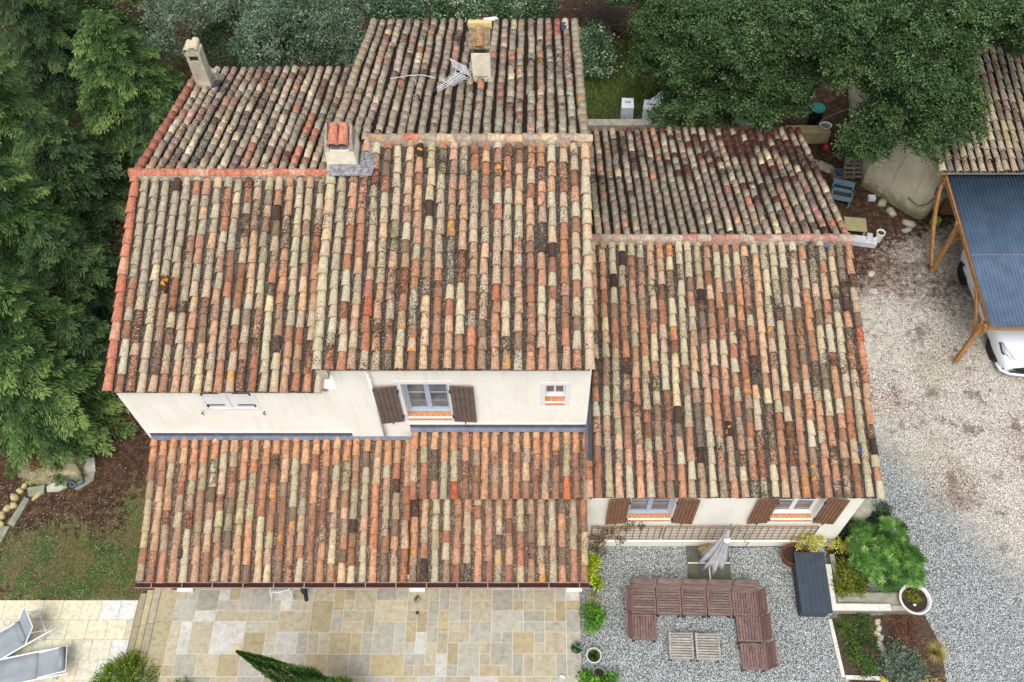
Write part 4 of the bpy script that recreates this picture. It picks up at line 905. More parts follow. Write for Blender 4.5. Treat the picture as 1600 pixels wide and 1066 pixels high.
def f_lit():
    if random.random() < .6: p = at(random.uniform(-20, 245), random.uniform(600, 960), -.6)
    else: p = at(random.uniform(1290, 1440), random.uniform(180, 470), 0)
    return p[0], p[1]
scatter(7000, f_lit, 'leaf_litter', L_LITTER, .045, .022, 0, lay=True)
def f_drv():
    while True:
        p = at(random.uniform(1340, 1600), random.uniform(370, 800), 0)
        if math.sin(p[0] * 2.1 + p[1]) + math.sin(p[1] * 1.7 - p[0] * .8) + random.gauss(0, .5) > 1.1 and p[0] > 7.8: return p[0], p[1]
scatter(2600, f_drv, 'driveway_leaves', L_LITTER, .05, .024, 0, lay=True)
# ------------------------------------------------------------------ FRONT GARDEN PLANTS
def plant(name, label, cat, base, blobs, mat, group=None, **k): return leafy(name, label, cat, base, blobs, mat, .015, group, **k)
def Bz(px, py, z, r, sq=.8): return B(px, py, z, r, sq)
K = dict(dens=1500, per=16, cr=.05, ln=.055, wd=.03, low=-.3, inner=.5)
# golden thuja at the bottom left: upright sprays
def sprays(name, label, cat, cx, cy, z0, R_, H_, mat, n=420, ln=.05, wd=.016, lean=(0, 0), part='foliage', m=16, sl_=.26):
    t = thing(name, label, cat, (cx, cy, z0)); mb = MB(); mb.tube([(cx, cy, z0), (cx + lean[0] * .6, cy + lean[1] * .6, z0 + H_ * .7)], [.03, .012], 6); mb.build('stem', M_BARK, t)
    Cs, Ts, Ns, To = [], [], [], []
    for i in range(n):
        a = random.uniform(0, 6.28); q = random.random() ** .5; r = R_ * q; h = H_ * (1 - q ** 2 * .75) * random.uniform(.55, 1.0)
        c = np.array([cx + r * math.cos(a) + lean[0] * h / H_, cy + r * math.sin(a) + lean[1] * h / H_, z0 + h]); d = unit(np.array([math.cos(a) * q * 1.1, math.sin(a) * q * 1.1, .8]) + rn(3) * .25)
        w = np.linspace(-1, 1, m)[:, None]; P = c + d * w * sl_ * .5 + rn(m, 3) * .022 * (1.2 - w); D = d + rn(m, 3) * .45
        Cs.append(P); Ts.append(D); Ns.append(rn(m, 3) + [0, 0, .6]); To.append(.42 + .25 * w[:, 0] + .1 * random.gauss(0, 1) + .05 * rn(m))
    C = np.concatenate(Cs); nn_ = len(C); leaves(part, C, np.concatenate(Ts), np.concatenate(Ns), ln * ru(.7, 1.3, nn_), wd * ru(.7, 1.3, nn_), np.concatenate(To), mat, t); return t
p = at(182, 1072, .5); sprays('thuja_bush', 'golden green thuja bush at the bottom left in front of the steps', 'bush', p[0], p[1], -.6, .93, 1.25, L_THUJA, 900, .06, .02)
# slim cypress leaning in from the bottom
ct = at(368, 1017, 3.3); t = thing('cypress_tree', 'slim dark green column cypress rising from the bottom edge over the paving', 'cypress tree', (ct[0], ct[1], -.1))
_lt = at(448, 1056, 2.3); mb = MB(); mb.tube([(ct[0] + (_lt[0] - ct[0]) * k, ct[1] + (_lt[1] - ct[1]) * k, 3.3 - k) for k in (3.4, 2, 1, .3)], [.05, .04, .02, .01], 7); mb.build('trunk', M_BARK, t)
n = 36000; zz = 3.28 - 3.2 * ru(0, 1, n) ** .9; rr = .46 * np.clip((3.34 - zz) / 2.3, .012, 1) ** .85; a = ru(0, 6.283, n); q = ru(.75, 1.06, n)
rr = rr * (1 + .16 * np.sin(a * 5 + zz * 7) + .1 * np.sin(a * 9 - zz * 23)); lt = at(448, 1056, 2.3); lean_ = np.array([(lt[0] - ct[0]), (lt[1] - ct[1])]); kk = (3.3 - zz) ** .9; C = np.stack([ct[0] + lean_[0] * kk + rr * q * np.cos(a), ct[1] + lean_[1] * kk + rr * q * np.sin(a), zz], -1)
D = np.stack([np.cos(a) * .45, np.sin(a) * .45, np.ones(n)], -1) + rn(n, 3) * .35
L_CYP = leaf_mat('cypress_green', [(.1, lin(26, 50, 20)), (.5, lin(64, 104, 42)), (.9, lin(124, 160, 76))], .6, .2)
leaves('crown', C, D, np.stack([np.cos(a), np.sin(a), a * 0], -1) + rn(n, 3) * .4, .06 * ru(.7, 1.3, n), .018, .5 + .15 * rn(n) + .2 * np.sin(a * 5 + zz * 7) + .12 * np.sin(a * 9 - zz * 23), L_CYP, t)
p = at(468, 1075, .5); sprays('juniper_bush', 'spiky green juniper peeping up at the bottom edge right of the cypress', 'bush', p[0], p[1], -.05, .45, .75, L_BED, 160, .05, .018)
p = at(280, 1075, .4); sprays('low_shrub', 'low shrub at the bottom edge between thuja and cypress', 'bush', p[0], p[1], -.05, .25, .45, L_BED, 60, .05, .018)
# pots and plants along the terrace edge
def pot(name, label, x, y, z, r, h, mat, soil=True, wall=.025, group=None, sx=1, sy=1, cat='pot'):
    t = thing(name, label, cat, (x, y, z), 0, group); mb = MB()
    mb.lathe([(r * .72, z), (r * .78, z + .02), (r * .97, z + h - .05), (r * 1.04, z + h - .045), (r * 1.04, z + h), (r * 1.04 - wall, z + h), (r * .9 - wall, z + h - .08)], 28, x, y, sx, sy); mb.build('pot_wall', mat, t, smooth=False)
    if soil: mb = MB(); mb.add([(x + (r * .93 - wall) * math.cos(a) * sx, y + (r * .93 - wall) * math.sin(a) * sy, z + h - .05 + random.uniform(-.006, .006)) for a in np.linspace(0, 6.283, 25)[:-1]], [tuple(range(24))]); mb.build('soil', M_SOIL, t)
    return t
M_SOIL = simple('potting_soil', lin(74, 56, 46), lin(34, 26, 22), 30, .98, .8, 70)
M_POTW = simple('white_glazed_pot', lin(228, 228, 220), lin(206, 206, 196), 7, .5, .1)
M_POTG = simple('grey_pot', lin(150, 152, 146), lin(120, 122, 116), 7, .6, .1)
M_POTC = simple('pale_green_pot', lin(206, 214, 196), lin(182, 192, 172), 7, .55, .1)
M_TERRA = simple('brown_terracotta', lin(120, 66, 48), lin(92, 48, 36), 8, .8, .3)
p = at(925, 908, .25); pot('flower_pot', 'grey rimmed pot half under the gutter end holding the lime yellow plant', p[0] - .08, p[1] - .02, 0, .19, .26, M_POTG, group='pots beside the terrace')
b = (p[0] - .02, p[1] + .25, .0); plant('lime_plant', 'lime yellow leafy plant beside the corner of the porch gutter', 'plant', b, [Bz(926, 880, .5, .17), Bz(922, 898, .5, .14), Bz(932, 912, .42, .10)], L_LIME, **dict(K, ln=.08, wd=.05))
b = gb(926, 968, 0); plant('leafy_plant', 'bushy bright green plant growing in the gravel beside the terrace', 'plant', b, [Bz(920, 957, .28, .20), Bz(934, 962, .25, .19), Bz(926, 977, .22, .19)], L_FRESH, **K)
b = gb(940, 1066, 0); plant('leafy_plant', 'yellow green plant cut off by the bottom edge beside the terrace', 'plant', b, [Bz(915, 1058, .3, .13), Bz(930, 1070, .28, .2), Bz(955, 1062, .25, .15)], L_LIME if False else L_FRESH, **dict(K, ln=.07, wd=.045))
# dry stalks + climber left end
b = gb(930, 925, 0); plant('dry_plant', 'thin dry plant between the grey rimmed pot and the bushy green plant', 'plant', b, [Bz(930, 935, .12, .18, .5)], L_STRAW, **dict(K, dens=700, ln=.1, wd=.01))
# agave
def rosette(cx, cy, z, r, n, mat, parent, wd=.035, up=.3, name='leaf_rosette', tone=.5):
    a = np.arange(n) * 2.4 + .3; k = np.linspace(.15, 1, n); el = (1 - k) * 1.2 + up * .4
    D = np.stack([np.cos(a) * np.cos(el), np.sin(a) * np.cos(el), np.sin(el)], -1); L_ = r * (.75 + .25 * k)
    C = np.array([cx, cy, z]) + D * L_[:, None] * .5
    return leaves(name, C, D, np.array([0, 0, 1.]) + rn(n, 3) * .15, L_, wd, tone + .25 * np.cos(a * 3) + .1 * rn(n), mat, parent, .35)
L_AGAVE = leaf_mat('agave_leaf', [(.1, lin(34, 62, 44)), (.5, lin(70, 102, 74)), (.9, lin(150, 170, 128))], .5, .05)
p = at(901, 1012, .28); t = thing('yucca_plant', 'small round spiky yucca in a dark pot on the terrace edge', 'plant', (p[0], p[1], .1)); mb = MB(); mb.lathe([(.09, .1), (.13, .24), (.12, .24), (.0, .22)], 16, p[0], p[1]); mb.build('pot_wall', M_METAL, t)
rosette(p[0], p[1], .24, .19, 90, L_AGAVE, t, .022)
p = at(928, 1024, .28); t = pot('flower_pot', 'round pale green pot with tufted grass, next to the spiky yucca', p[0], p[1], 0, .175, .28, M_POTC, group='pots beside the terrace')
rosette(p[0], p[1], .22, .19, 240, L_BED, t, .010, 1.2, 'grass_tuft')
p = at(936, 1052, .12); pot('flower_pot', 'low grey pot at the bottom edge behind the yellow green plant', p[0], p[1], 0, .14, .16, M_POTG, group='pots beside the terrace')
p = at(879, 1058, .1); mb = MB(); rockmesh(mb, p[0], p[1], .13, .07, .035, .035, 5, -.2); mb.lathe([(.001, .12), (.028, .125), (.034, .15), (.02, .19), (.001, .195)], 10, p[0] - .045, p[1] + .01); tag(mb.build('stone_figurine', M_WHITE, None, smooth=True), 'small white ornament lying on the paving near the bottom edge', 'ornament')
# ------------------------------------------------------------------ RIGHT BED
def star_plant(t, blobs, mat, n=230, leaf=.155, wd=.024, k=12):
    Cs, Ts, Ns, To = [], [], [], []
    for (cx, cy, cz, r, sq) in blobs:
        m = int(n * r * r / .16)
        d = unit(rn(m, 3)); d = d[d[:, 2] > -.15]
        for v in d:
            c = np.array([cx, cy, cz]) + v * r * np.array([1, 1, sq]) * random.uniform(.6, 1.03); ax = unit(v * .6 + np.array([0, -.1, .9]) + rn(3) * .2)
            e1 = unit(np.cross(ax, [1, 0, 0.3])); e2 = np.cross(ax, e1); a = np.linspace(0, 6.283, k + 1)[:-1] + random.random()
            D = e1 * np.cos(a)[:, None] + e2 * np.sin(a)[:, None] + ax * .28 + rn(k, 3) * .1; D[:, 2] -= .1; L_ = leaf * ru(.7, 1.15, k) * random.uniform(.7, 1.1)
            Cs.append(c + unit(D) * L_[:, None] * .5); Ts.append(D); Ns.append(np.tile(ax, (k, 1)) + rn(k, 3) * .2); To.append(np.full(k, .5 + .24 * random.gauss(0, 1)) + .06 * rn(k))
    C = np.concatenate(Cs); m = len(C); L_ = leaf * ru(.7, 1.15, m); return leaves('foliage', C, np.concatenate(Ts), np.concatenate(Ns), L_, wd, np.concatenate(To), mat, t, .4)
bl = [Bz(1380, 865, 1.15, .48), Bz(1352, 850, 1.0, .40), Bz(1392, 835, 1.0, .40), Bz(1418, 880, .95, .42), Bz(1385, 895, .9, .42), Bz(1350, 880, .9, .32), Bz(1428, 905, .75, .25), Bz(1345, 830, .7, .25)]
base = gb(1385, 900, 0); t = thing('leafy_shrub', 'large bright green shrub with narrow leaflets in star-like whorls, behind the white round pot', 'shrub', base)
limb_tree(t, base, bl, .025, None, 'stem'); star_plant(t, bl, leaf_mat('star_leaf', [(.1, lin(28, 56, 18)), (.4, lin(58, 100, 34)), (.7, lin(94, 138, 52)), (.97, lin(154, 186, 96))], .55, .2))
b = gb(1330, 905, 0); plant('olive_shrub', 'olive yellow shrub between the storage box and the large bright green shrub', 'shrub', b, [Bz(1325, 900, .45, .28), Bz(1338, 915, .4, .25), Bz(1318, 918, .38, .22), Bz(1345, 905, .35, .2), Bz(1318, 885, .4, .18)], L_OLIVEY, **dict(K, ln=.07, wd=.028))
b = gb(1290, 848, 0); plant('yellow_vine', 'yellow variegated climber at the right end of the trellis above the storage box', 'climber', b, [Bz(1262, 838, .75, .16), Bz(1278, 846, .65, .15), Bz(1302, 850, .5, .17), Bz(1318, 858, .4, .14), Bz(1240, 838, .55, .10, .6), Bz(1325, 848, .45, .12), Bz(1250, 850, .55, .13), Bz(1270, 855, .5, .12)], L_YELLOW, **dict(K, dens=1100, ln=.05, wd=.03))
# low walls, white pot
M_KERB = simple('white_kerb', lin(226, 222, 212), lin(196, 190, 176), 9, .85, .25)
M_CONC = simple('aged_concrete', lin(176, 172, 156), lin(140, 136, 118), 6, .95, .4, 40)
t = thing('low_garden_wall', 'L-shaped low white coped wall beside the storage box', 'garden wall', (7.3, 6.7, 0)); 
a0, a1, a2 = at(1294, 882, .35), at(1304, 950, .35), at(1391, 948, .35)
mb = MB(); mb.bar((a0[0], a0[1], .335), (a1[0] - .02, a1[1] + .10, .335), .13, .06); mb.bar((a1[0] - .09, a1[1] + .02, .337), (a2[0], a2[1] - .02, .337), .16, .06); mb.build('coping', M_KERB, t)
mb = MB(); mb.bar((a0[0] + .0, a0[1] - .03, .15), (a1[0], a1[1] + .12, .15), .09, .31); mb.bar((a1[0] - .06, a1[1] + .02, .152), (a2[0] + .5, a2[1] - .02, .152), .12, .306); mb.build('wall_body', M_CONC, t)
mb = MB(); c0, c1 = at(1300, 938, .2), at(1408, 950, .2); mb.box(c0[0] + .02, c1[0] + .2, a1[1] + .10, a1[1] + .42, 0, .20); mb.box(c0[0] + .12, c0[0] + .80, a1[1] + .18, a1[1] + .30, .2, .26); mb.bar((a0[0] + .17, a0[1] + .3, .1), (a0[0] + .20, a1[1] + .4, .1), .12, .3); mb.build('concrete_step', M_CONC, t)
p = at(1430, 936, .36); t = pot('round_planter', 'large round white planter of dark soil with white pebbles', p[0], p[1], 0, .37, .38, M_POTW, wall=.04, cat='planter')
mb = MB()
for k in range(4): mb = MB(); rockmesh(mb, p[0] + random.uniform(-.15, .2), p[1] + random.uniform(-.2, .2), .345, .035, .028, .02, k); mb.build('pebble', M_WHITE, t)
leaves('foliage', *blob_leaves([(p[0] - .1, p[1] + .05, .34, .13, .5), (p[0] + .05, p[1] - .02, .34, .09, .5)], **dict(K, dens=2500, ln=.04)), L_OLIVEY, t)
# dark pot + vine pot at the trellis end
p = at(1237, 862, .4); pot('terracotta_planter', 'dark brown planter tucked behind the storage box', p[0] + .10, p[1] - .06, 0, .27, .38, M_TERRA, wall=.03, cat='planter', sx=1.3)
# bed kerb
k0, k1, k2 = at(1297, 968, .07), at(1318, 1058, .07), at(1378, 1060, .07)
t = thing('bed_kerb', 'white stone kerb around the planting bed', 'kerb', (k0[0], k0[1], 0)); mb = MB()
n = 7
for i in range(n):
    a = np.array(k0) + (np.array(k1) - np.array(k0)) * (i / n); b2 = np.array(k0) + (np.array(k1) - np.array(k0)) * ((i + .97) / n); mb.bar((a[0], a[1], .03), (b2[0], b2[1], .03), .085, .10)
for i in range(4):
    a = np.array(k1) + (np.array(k2) - np.array(k1)) * (i / 4); b2 = np.array(k1) + (np.array(k2) - np.array(k1)) * ((i + .97) / 4); mb.bar((a[0] + .05, a[1], .03), (b2[0] + .05, b2[1], .03), .085, .10)
mb.build('kerb_stones', M_KERB, t)
p = at(1378, 1062, .05); mb = MB(); mb.box(p[0] - .05, p[0] + .12, p[1] - .12, p[1] + .03, 0, .13); mb.box(p[0] - .03, p[0] + .10, p[1] - .10, p[1] + .01, .131, .16); tag(bevel(mb.build('plastic_block', simple('yellow_plastic', lin(226, 206, 50), lin(210, 186, 40), 6, .5, .05), None)) and bpy.data.objects['plastic_block'], 'small yellow plastic block at the end of the bed kerb', 'plastic block')
mb = MB(); bed = [at(1300, 966, 0)[:2], at(1400, 960, 0)[:2], at(1445, 962, 0)[:2], at(1470, 1010, 0)[:2], at(1480, 1075, 0)[:2], at(1375, 1075, 0)[:2], at(1374, 1058, 0)[:2], at(1320, 1056, 0)[:2]]
mb.add([(x, y, .012) for x, y in bed], [tuple(range(len(bed)))[::-1]]); M_BEDS = simple('bed_soil', lin(96, 80, 64), lin(52, 40, 32), 24, .98, .8, 60)
tag(mb.build('planting_bed', M_BEDS, None), kind='structure')
for i, (px, py) in enumerate(((1371, 972), (1373, 982), (1370, 990), (1376, 997), (1374, 1006), (1379, 1014))):
    p = at(px, py, .06); mb = MB(); rockmesh(mb, p[0], p[1], .05, .08, .075, .07, i + 20, i); tag(mb.build('border_stone', M_OLDWALL, None, smooth=True), ['pale border stone touching the low white wall', 'second border stone below the low white wall', 'third border stone in the line through the planting bed', 'fourth border stone in the line through the planting bed', 'fifth border stone, beside the grey green lavender', 'last border stone, half under the grey green lavender'][i], 'stone', 'stones dividing the planting bed')
BD = dict(dens=900, per=16, cr=.07, ln=.07, wd=.02, low=-.1, inner=.4)
plant('lavender_bush', 'large grey green lavender bush in the planting bed', 'shrub', gb(1405, 1035, 0), [Bz(1398, 1022, .3, .32), Bz(1420, 1035, .28, .32), Bz(1390, 1045, .28, .3), Bz(1430, 1050, .25, .26), Bz(1405, 1060, .25, .28)], L_LAV, **BD)
plant('rusty_shrub', 'rusty brown shrub between the white planter and the lavender', 'shrub', gb(1410, 985, 0), [Bz(1400, 975, .25, .22), Bz(1418, 985, .25, .24), Bz(1405, 998, .22, .22), Bz(1428, 970, .2, .18), Bz(1432, 1000, .15, .15)], L_RUST, **dict(BD, wd=.014))
plant('green_ground_plant', 'spreading green plant in the left half of the planting bed', 'plant', gb(1340, 1010, 0), [Bz(1325, 980, .12, .22, .5), Bz(1350, 975, .14, .24, .5), Bz(1335, 1000, .12, .25, .5), Bz(1335, 1025, .12, .25, .5), Bz(1360, 1035, .14, .24, .5), Bz(1350, 1050, .12, .18, .5), Bz(1358, 1005, .12, .2, .5)], L_BED, **dict(BD, dens=800))
p = at(1316, 978, .1); t = thing('grass_tuft', 'yellow green grass tuft in the corner of bed kerb and low wall', 'ornamental grass', (p[0], p[1], 0)); rosette(p[0], p[1], .03, .32, 220, L_GRASS, t, .012, 1.0, 'blades')
p = at(1462, 1020, .1); t = thing('grass_tuft', 'straw coloured grass tuft on the gravel side of the planting bed', 'ornamental grass', (p[0], p[1], 0)); rosette(p[0], p[1], .03, .38, 260, L_STRAW, t, .014, 1.0, 'blades', .6)
p = at(1450, 1060, .05); plant('dry_plant', 'low dry grey plant at the bottom right of the planting bed', 'plant', gb(1450, 1055, 0), [Bz(1450, 1050, .08, .3, .4), Bz(1455, 1070, .08, .3, .4)], L_STRAW, **dict(BD, dens=200))
# soil strip plants right of the house
mb = MB(); rockmesh(mb, *at(1345, 795, .12)[:2], .1, .42, .3, .22, 77, .3); tag(mb.build('rubble_heap', M_CONC, None, smooth=True), 'pale rough rubble block at the foot of the house corner', 'rubble')
plant('dark_shrub', 'dark low shrub at the house corner above the large bright green shrub', 'shrub', gb(1375, 805, 0), [Bz(1378, 798, .25, .22), Bz(1366, 812, .2, .2), Bz(1330, 835, .2, .22), Bz(1318, 850, .15, .16)], L_DARK, **K)
# ------------------------------------------------------------------ TRELLIS
def trellis(px0, px1, label):
    a = aty(px0, 820, RW - .08)[0]; b = aty(px1, 820, RW - .08)[0]; y = RW - .075; t = thing('trellis', label, 'trellis', ((a + b) / 2, y, 0), 0, 'trellis panels on the house wall'); z0, z1 = .56, 1.42; mb = MB()
    mb.box(a, b, y, y + .02, z0, z0 + .04); mb.box(a, b, y, y + .02, z1 - .04, z1); mb.box(a, a + .035, y + .001, y + .019, z0 + .04, z1 - .04); mb.box(b - .035, b, y + .001, y + .019, z0 + .04, z1 - .04); mb.build('frame', M_TREL, t)
    mb = MB(); n = int(round((b - a) / .172))
    for i in range(1, n): x = a + (b - a) * i / n; mb.box(x - .011, x + .011, y - .012, y - .0005, z0 + .01, z1 - .01)
    for i in range(1, 5): z = z0 + (z1 - z0) * i / 5; mb.box(a + .01, b - .01, y + .0205, y + .032, z - .011, z + .011)
    mb.build('slats', M_TREL, t)
M_TREL = simple('trellis_wood', lin(160, 132, 106), lin(124, 98, 76), 9, .8, .2)
trellis(925, 1038, 'left trellis panel, overgrown with a brown-green climber'); trellis(1041, 1146, 'middle trellis panel, behind the folded parasol'); trellis(1149, 1284, 'right trellis panel, beside the yellow climber')
L_CLIMB = leaf_mat('autumn_climber', [(.1, lin(62, 62, 30)), (.5, lin(104, 92, 50)), (.75, lin(140, 92, 62)), (.95, lin(176, 150, 90))], .6, .2)
cl = lambda px, py, r: (*aty(px, py, RW - .12), r, .9)
t = thing('wall_climber', 'brown-green climber covering the left end of the trellis', 'climber', (1.5, 8.3, 0)); limb_tree(t, (1.45, 8.32, 0), [cl(932, 838, .2), cl(955, 840, .2), cl(980, 825, .12)], .012, None, 'stem')
leaves('foliage', *blob_leaves([cl(930, 845, .28), cl(935, 862, .26), cl(950, 832, .2), cl(968, 845, .14), cl(985, 820, .10), cl(1000, 822, .08), cl(975, 826, .1)], **dict(K, dens=800, ln=.045, wd=.028)), L_CLIMB, t)
t = thing('wall_climber', 'thin yellowing climber on the right trellis panel', 'climber', (5.2, 8.3, 0)); limb_tree(t, (5.3, 8.34, 0), [cl(1155, 832, .1), cl(1170, 836, .1)], .008, None, 'stem')
leaves('foliage', *blob_leaves([cl(1155, 830, .10), cl(1165, 838, .09), cl(1180, 834, .07)], **dict(K, dens=500, per=9, ln=.04, wd=.02)), L_OLIVEY, t)
# ------------------------------------------------------------------ PARASOL
pb = (4.44, 7.84); t = thing('parasol', 'folded pale grey parasol standing on dark slabs', 'parasol', (pb[0], pb[1], 0)); zt = 2.18
mb = MB(); mb.tube([(pb[0], pb[1], .02), (pb[0], pb[1], 2.9)], .024, 10); mb.build('pole', M_GREYMET, t)
n = 64; vs = []; fs = []; prof = [(2.62, .018), (2.45, .035), (2.28, .06), (2.14, .085), (1.9, .11), (1.6, .15), (1.3, .19), (1.0, .23), (.78, .27)]
for i, (z, r) in enumerate(prof):
    for k in range(n):
        a = 2 * math.pi * k / n; f = 1 + (.34 * math.sin(8 * a + .6 * i * .3) + .13 * math.sin(13 * a + i)) * min(1, i / 3); zz = z - (.10 * math.sin(8 * a + 1) + .06 * math.sin(3 * a)) * (i / 8) ** 2
        sx = -.10 * (i / 8) ** 1.5 * 1.0; vs.append((pb[0] + sx + r * f * math.cos(a), pb[1] - .10 * (i / 8) + r * f * math.sin(a) * .85, zz))
for i in range(len(prof) - 1):
    for k in range(n): fs.append((i * n + k, (i + 1) * n + k, (i + 1) * n + (k + 1) % n, i * n + (k + 1) % n))
mb = MB(); mb.add(vs, fs); M_CANV = simple('grey_canvas', lin(192, 190, 190), lin(160, 158, 160), 5, .85, .25, 60); o = mb.build('canopy', M_CANV, t, smooth=True)
so_ = o.modifiers.new('s', 'SOLIDIFY'); so_.thickness = .006
mb = MB(); mb.lathe([(.001, 2.21), (.075, 2.20), (.085, 2.16), (.075, 2.12), (.03, 2.10)], 16, pb[0] + .015, pb[1] - .09); mb.build('hub_cap', M_WHITE, t, smooth=True)
mb = MB(); s0 = at(1073, 853, 0); M_SLATE = simple('dark_base_slab', lin(98, 98, 82), lin(78, 78, 66), 5, .8, .2)
lab = ('back left', 'back right', 'front left', 'front right')
mb = MB()
for i in range(2):
    for j in range(2): mb.box(3.86 + i * .545, 3.86 + i * .545 + .51, 7.50 + j * .46, 7.50 + j * .46 + .43, 0, .05)
mb.build('base_slabs', M_SLATE, t)
mb = MB(); mb.box(3.86, 4.915, 7.931, 7.958, .0, .062); mb.box(4.372, 4.403, 7.5, 8.39, .0, .06); mb.build('base_cross', M_WHITE, t)
mb = MB(); p = at(1106, 862, .12); rockmesh(mb, p[0], p[1], .15, .21, .19, .13, 12, .4); tag(mb.build('rough_stone', simple('yellow_stone', lin(186, 164, 116), lin(140, 122, 84), 8, .95, .7), None, smooth=True), 'rough yellow-brown stone weighing down the parasol slabs', 'stone')
# cable along the wall foot
mb = MB(); pts = [at(px, py, .02) for px, py in ((1130, 853), (1150, 856), (1180, 855), (1210, 854), (1240, 856))]; mb.tube(pts, .009, 6); tag(mb.build('cable', M_METAL, None), 'thin dark cable on the gravel along the house wall', 'cable')
# ------------------------------------------------------------------ LOUNGE SEATS
def wcol(k=.1): v = random.gauss(1, k); return (v, v * random.gauss(1, .02), v * random.gauss(1, .02))
def lounge(label, cx, cy, rz, slat='x', backs=(), s=.60, d=.60, mats=None, legz=.27, name='lounge_seat', cat='lounge seat', group='modular slatted lounge seats on the gravel', nsl=9):
    t = thing(name, label, cat, (cx, cy, 0), rz, group); mx, my = mats or (M_SEATX, M_SEATY); m_ = mx if slat == 'x' else my; o_m = my if slat == 'x' else mx
    hx, hy = s / 2 - .004, d / 2 - .004; z = legz; mb = MB()
    if slat == 'x':
        for i in range(nsl):
            w = (2 * hy - .0) / nsl; mb.cc = wcol(); y = -hy + w * i; mb.box(-hx + .05, hx - .05, y + .010, y + w - .010, z + random.uniform(-.002, .002), z + .022)
    else:
        for i in range(nsl):
            w = (2 * hx) / nsl; mb.cc = wcol(); x = -hx + w * i; mb.box(x + .009, x + w - .009, -hy + .045, hy - .03, z, z + .022 + random.uniform(-.002, .002))
    mb.build('seat_slats', m_, t, attrs=True)
    mb = MB(); mb.cc = wcol(.05)
    if slat == 'x': mb.box(-hx, -hx + .048, -hy, hy, z - .05, z + .026); mb.cc = wcol(.05); mb.box(hx - .048, hx, -hy, hy, z - .05, z + .026); mb.box(-hx + .048, hx - .048, -hy + .002, -hy + .02, z - .06, z - .004)
    else: mb.box(-hx, hx, -hy, -hy + .042, z - .05, z + .026); mb.cc = wcol(.05); mb.box(-hx, hx, hy - .03, hy, z - .05, z + .024); mb.box(-hx, -hx + .02, -hy + .042, hy - .03, z - .06, z - .004); mb.box(hx - .02, hx, -hy + .042, hy - .03, z - .06, z - .004)
    mb.build('seat_frame', o_m, t, attrs=True)
    for sx in (-1, 1):
        for sy in (-1, 1):
            mb = MB(); x, y = sx * (hx - .05), sy * (hy - .04); mb.prism([(x - .03, y - .03), (x + .03, y - .03), (x + .03, y + .03), (x - .03, y + .03)], 0, z - .06); mb.build('leg', M_METAL, t)
    for b in backs:
        mb = MB(); H_ = .34; ln = .15
        for i in range(6):
            f0, f1 = i / 6, (i + .76) / 6; mb.cc = wcol(.08)
            for (f_a, f_b) in ((f0, f1),):
                za, zb = z + .05 + H_ * f_a, z + .05 + H_ * f_b; oa, ob = ln * f_a, ln * f_b
                if b == 'N': mb.hexa([(-hx + .05, hy - .01 + oa, za), (hx - .05, hy - .01 + oa, za), (hx - .05, hy + .02 + oa, za), (-hx + .05, hy + .02 + oa, za)], [(-hx + .05, hy - .01 + ob, zb), (hx - .05, hy - .01 + ob, zb), (hx - .05, hy + .02 + ob, zb), (-hx + .05, hy + .02 + ob, zb)])
                else:
                    sg = 1 if b == 'E' else -1; xa, xb = sg * (hx - .01 + oa), sg * (hx - .01 + ob); e = .028 * sg
                    q0 = [(xa, -hy + .05, za), (xa, hy - .05, za), (xa + e, hy - .05, za), (xa + e, -hy + .05, za)]; q1 = [(xb, -hy + .05, zb), (xb, hy - .05, zb), (xb + e, hy - .05, zb), (xb + e, -hy + .05, zb)]; mb.hexa(q0, q1)
        for e_ in (-1, 1):
            mb.cc = wcol(.05)
            if b == 'N': mb.bar((e_ * (hx - .025), hy + .004, z - .02), (e_ * (hx - .025), hy + .004 + ln, z + .05 + H_), .046, .034, (0, 1, 0))
            else: sg = 1 if b == 'E' else -1; mb.bar((sg * (hx + .004), e_ * (hy - .025), z - .02), (sg * (hx + .004 + ln), e_ * (hy - .025), z + .05 + H_), .034, .046, (0, 1, 0))
        mb.build('backrest', mx if b == 'N' else my, t, attrs=True)
    return t
rz = R(-1.2); ox, oy = 2.66, 6.90; ux, uy = math.cos(rz), math.sin(rz)
def lp(i, j): return ox + .613 * (i * ux - j * uy * -1 * -1), oy + .613 * (i * uy) - j * .613
lounge('lounge seat at the left end of the back row with a side backrest', *lp(0, 0), rz, 'x', ('N', 'W'))
lounge('second lounge seat from the left in the back row', *lp(1, 0), rz, 'x', ('N',))
lounge('middle lounge seat of the back row, below the parasol', *lp(2, 0), rz, 'x', ('N',))
lounge('lounge seat just left of the right corner seat', *lp(3, 0), rz, 'x', ('N',))
lounge('right corner lounge seat with slats running front to back', *lp(4, 0), rz, 'y', ('N', 'E'))
lounge('left arm lounge seat in front of the left end seat', ox - .02, oy - .613, rz, 'y', ('W',))
lounge('middle seat of the right arm of the lounge', ox + .613 * 4 + .03, oy - .66, rz, 'y', ('E',))
lounge('nearest lounge seat at the lower end of the right arm', ox + .613 * 4 + .06, oy - 1.30, rz, 'y', ('E',), nsl=9)
lounge('left grey slatted table, with the darker middle slat', 3.49, 5.86, rz, 'x', (), .585, .63, (M_GREYWOOD, M_GREYWOOD), .24, 'low_table', 'low table', 'grey slatted tables between the lounge seats', 10)
lounge('right grey slatted table, with a gap under its first slat', 4.12, 5.84, rz, 'x', (), .585, .63, (M_GREYWOOD, M_GREYWOOD), .24, 'low_table', 'low table', 'grey slatted tables between the lounge seats', 10)
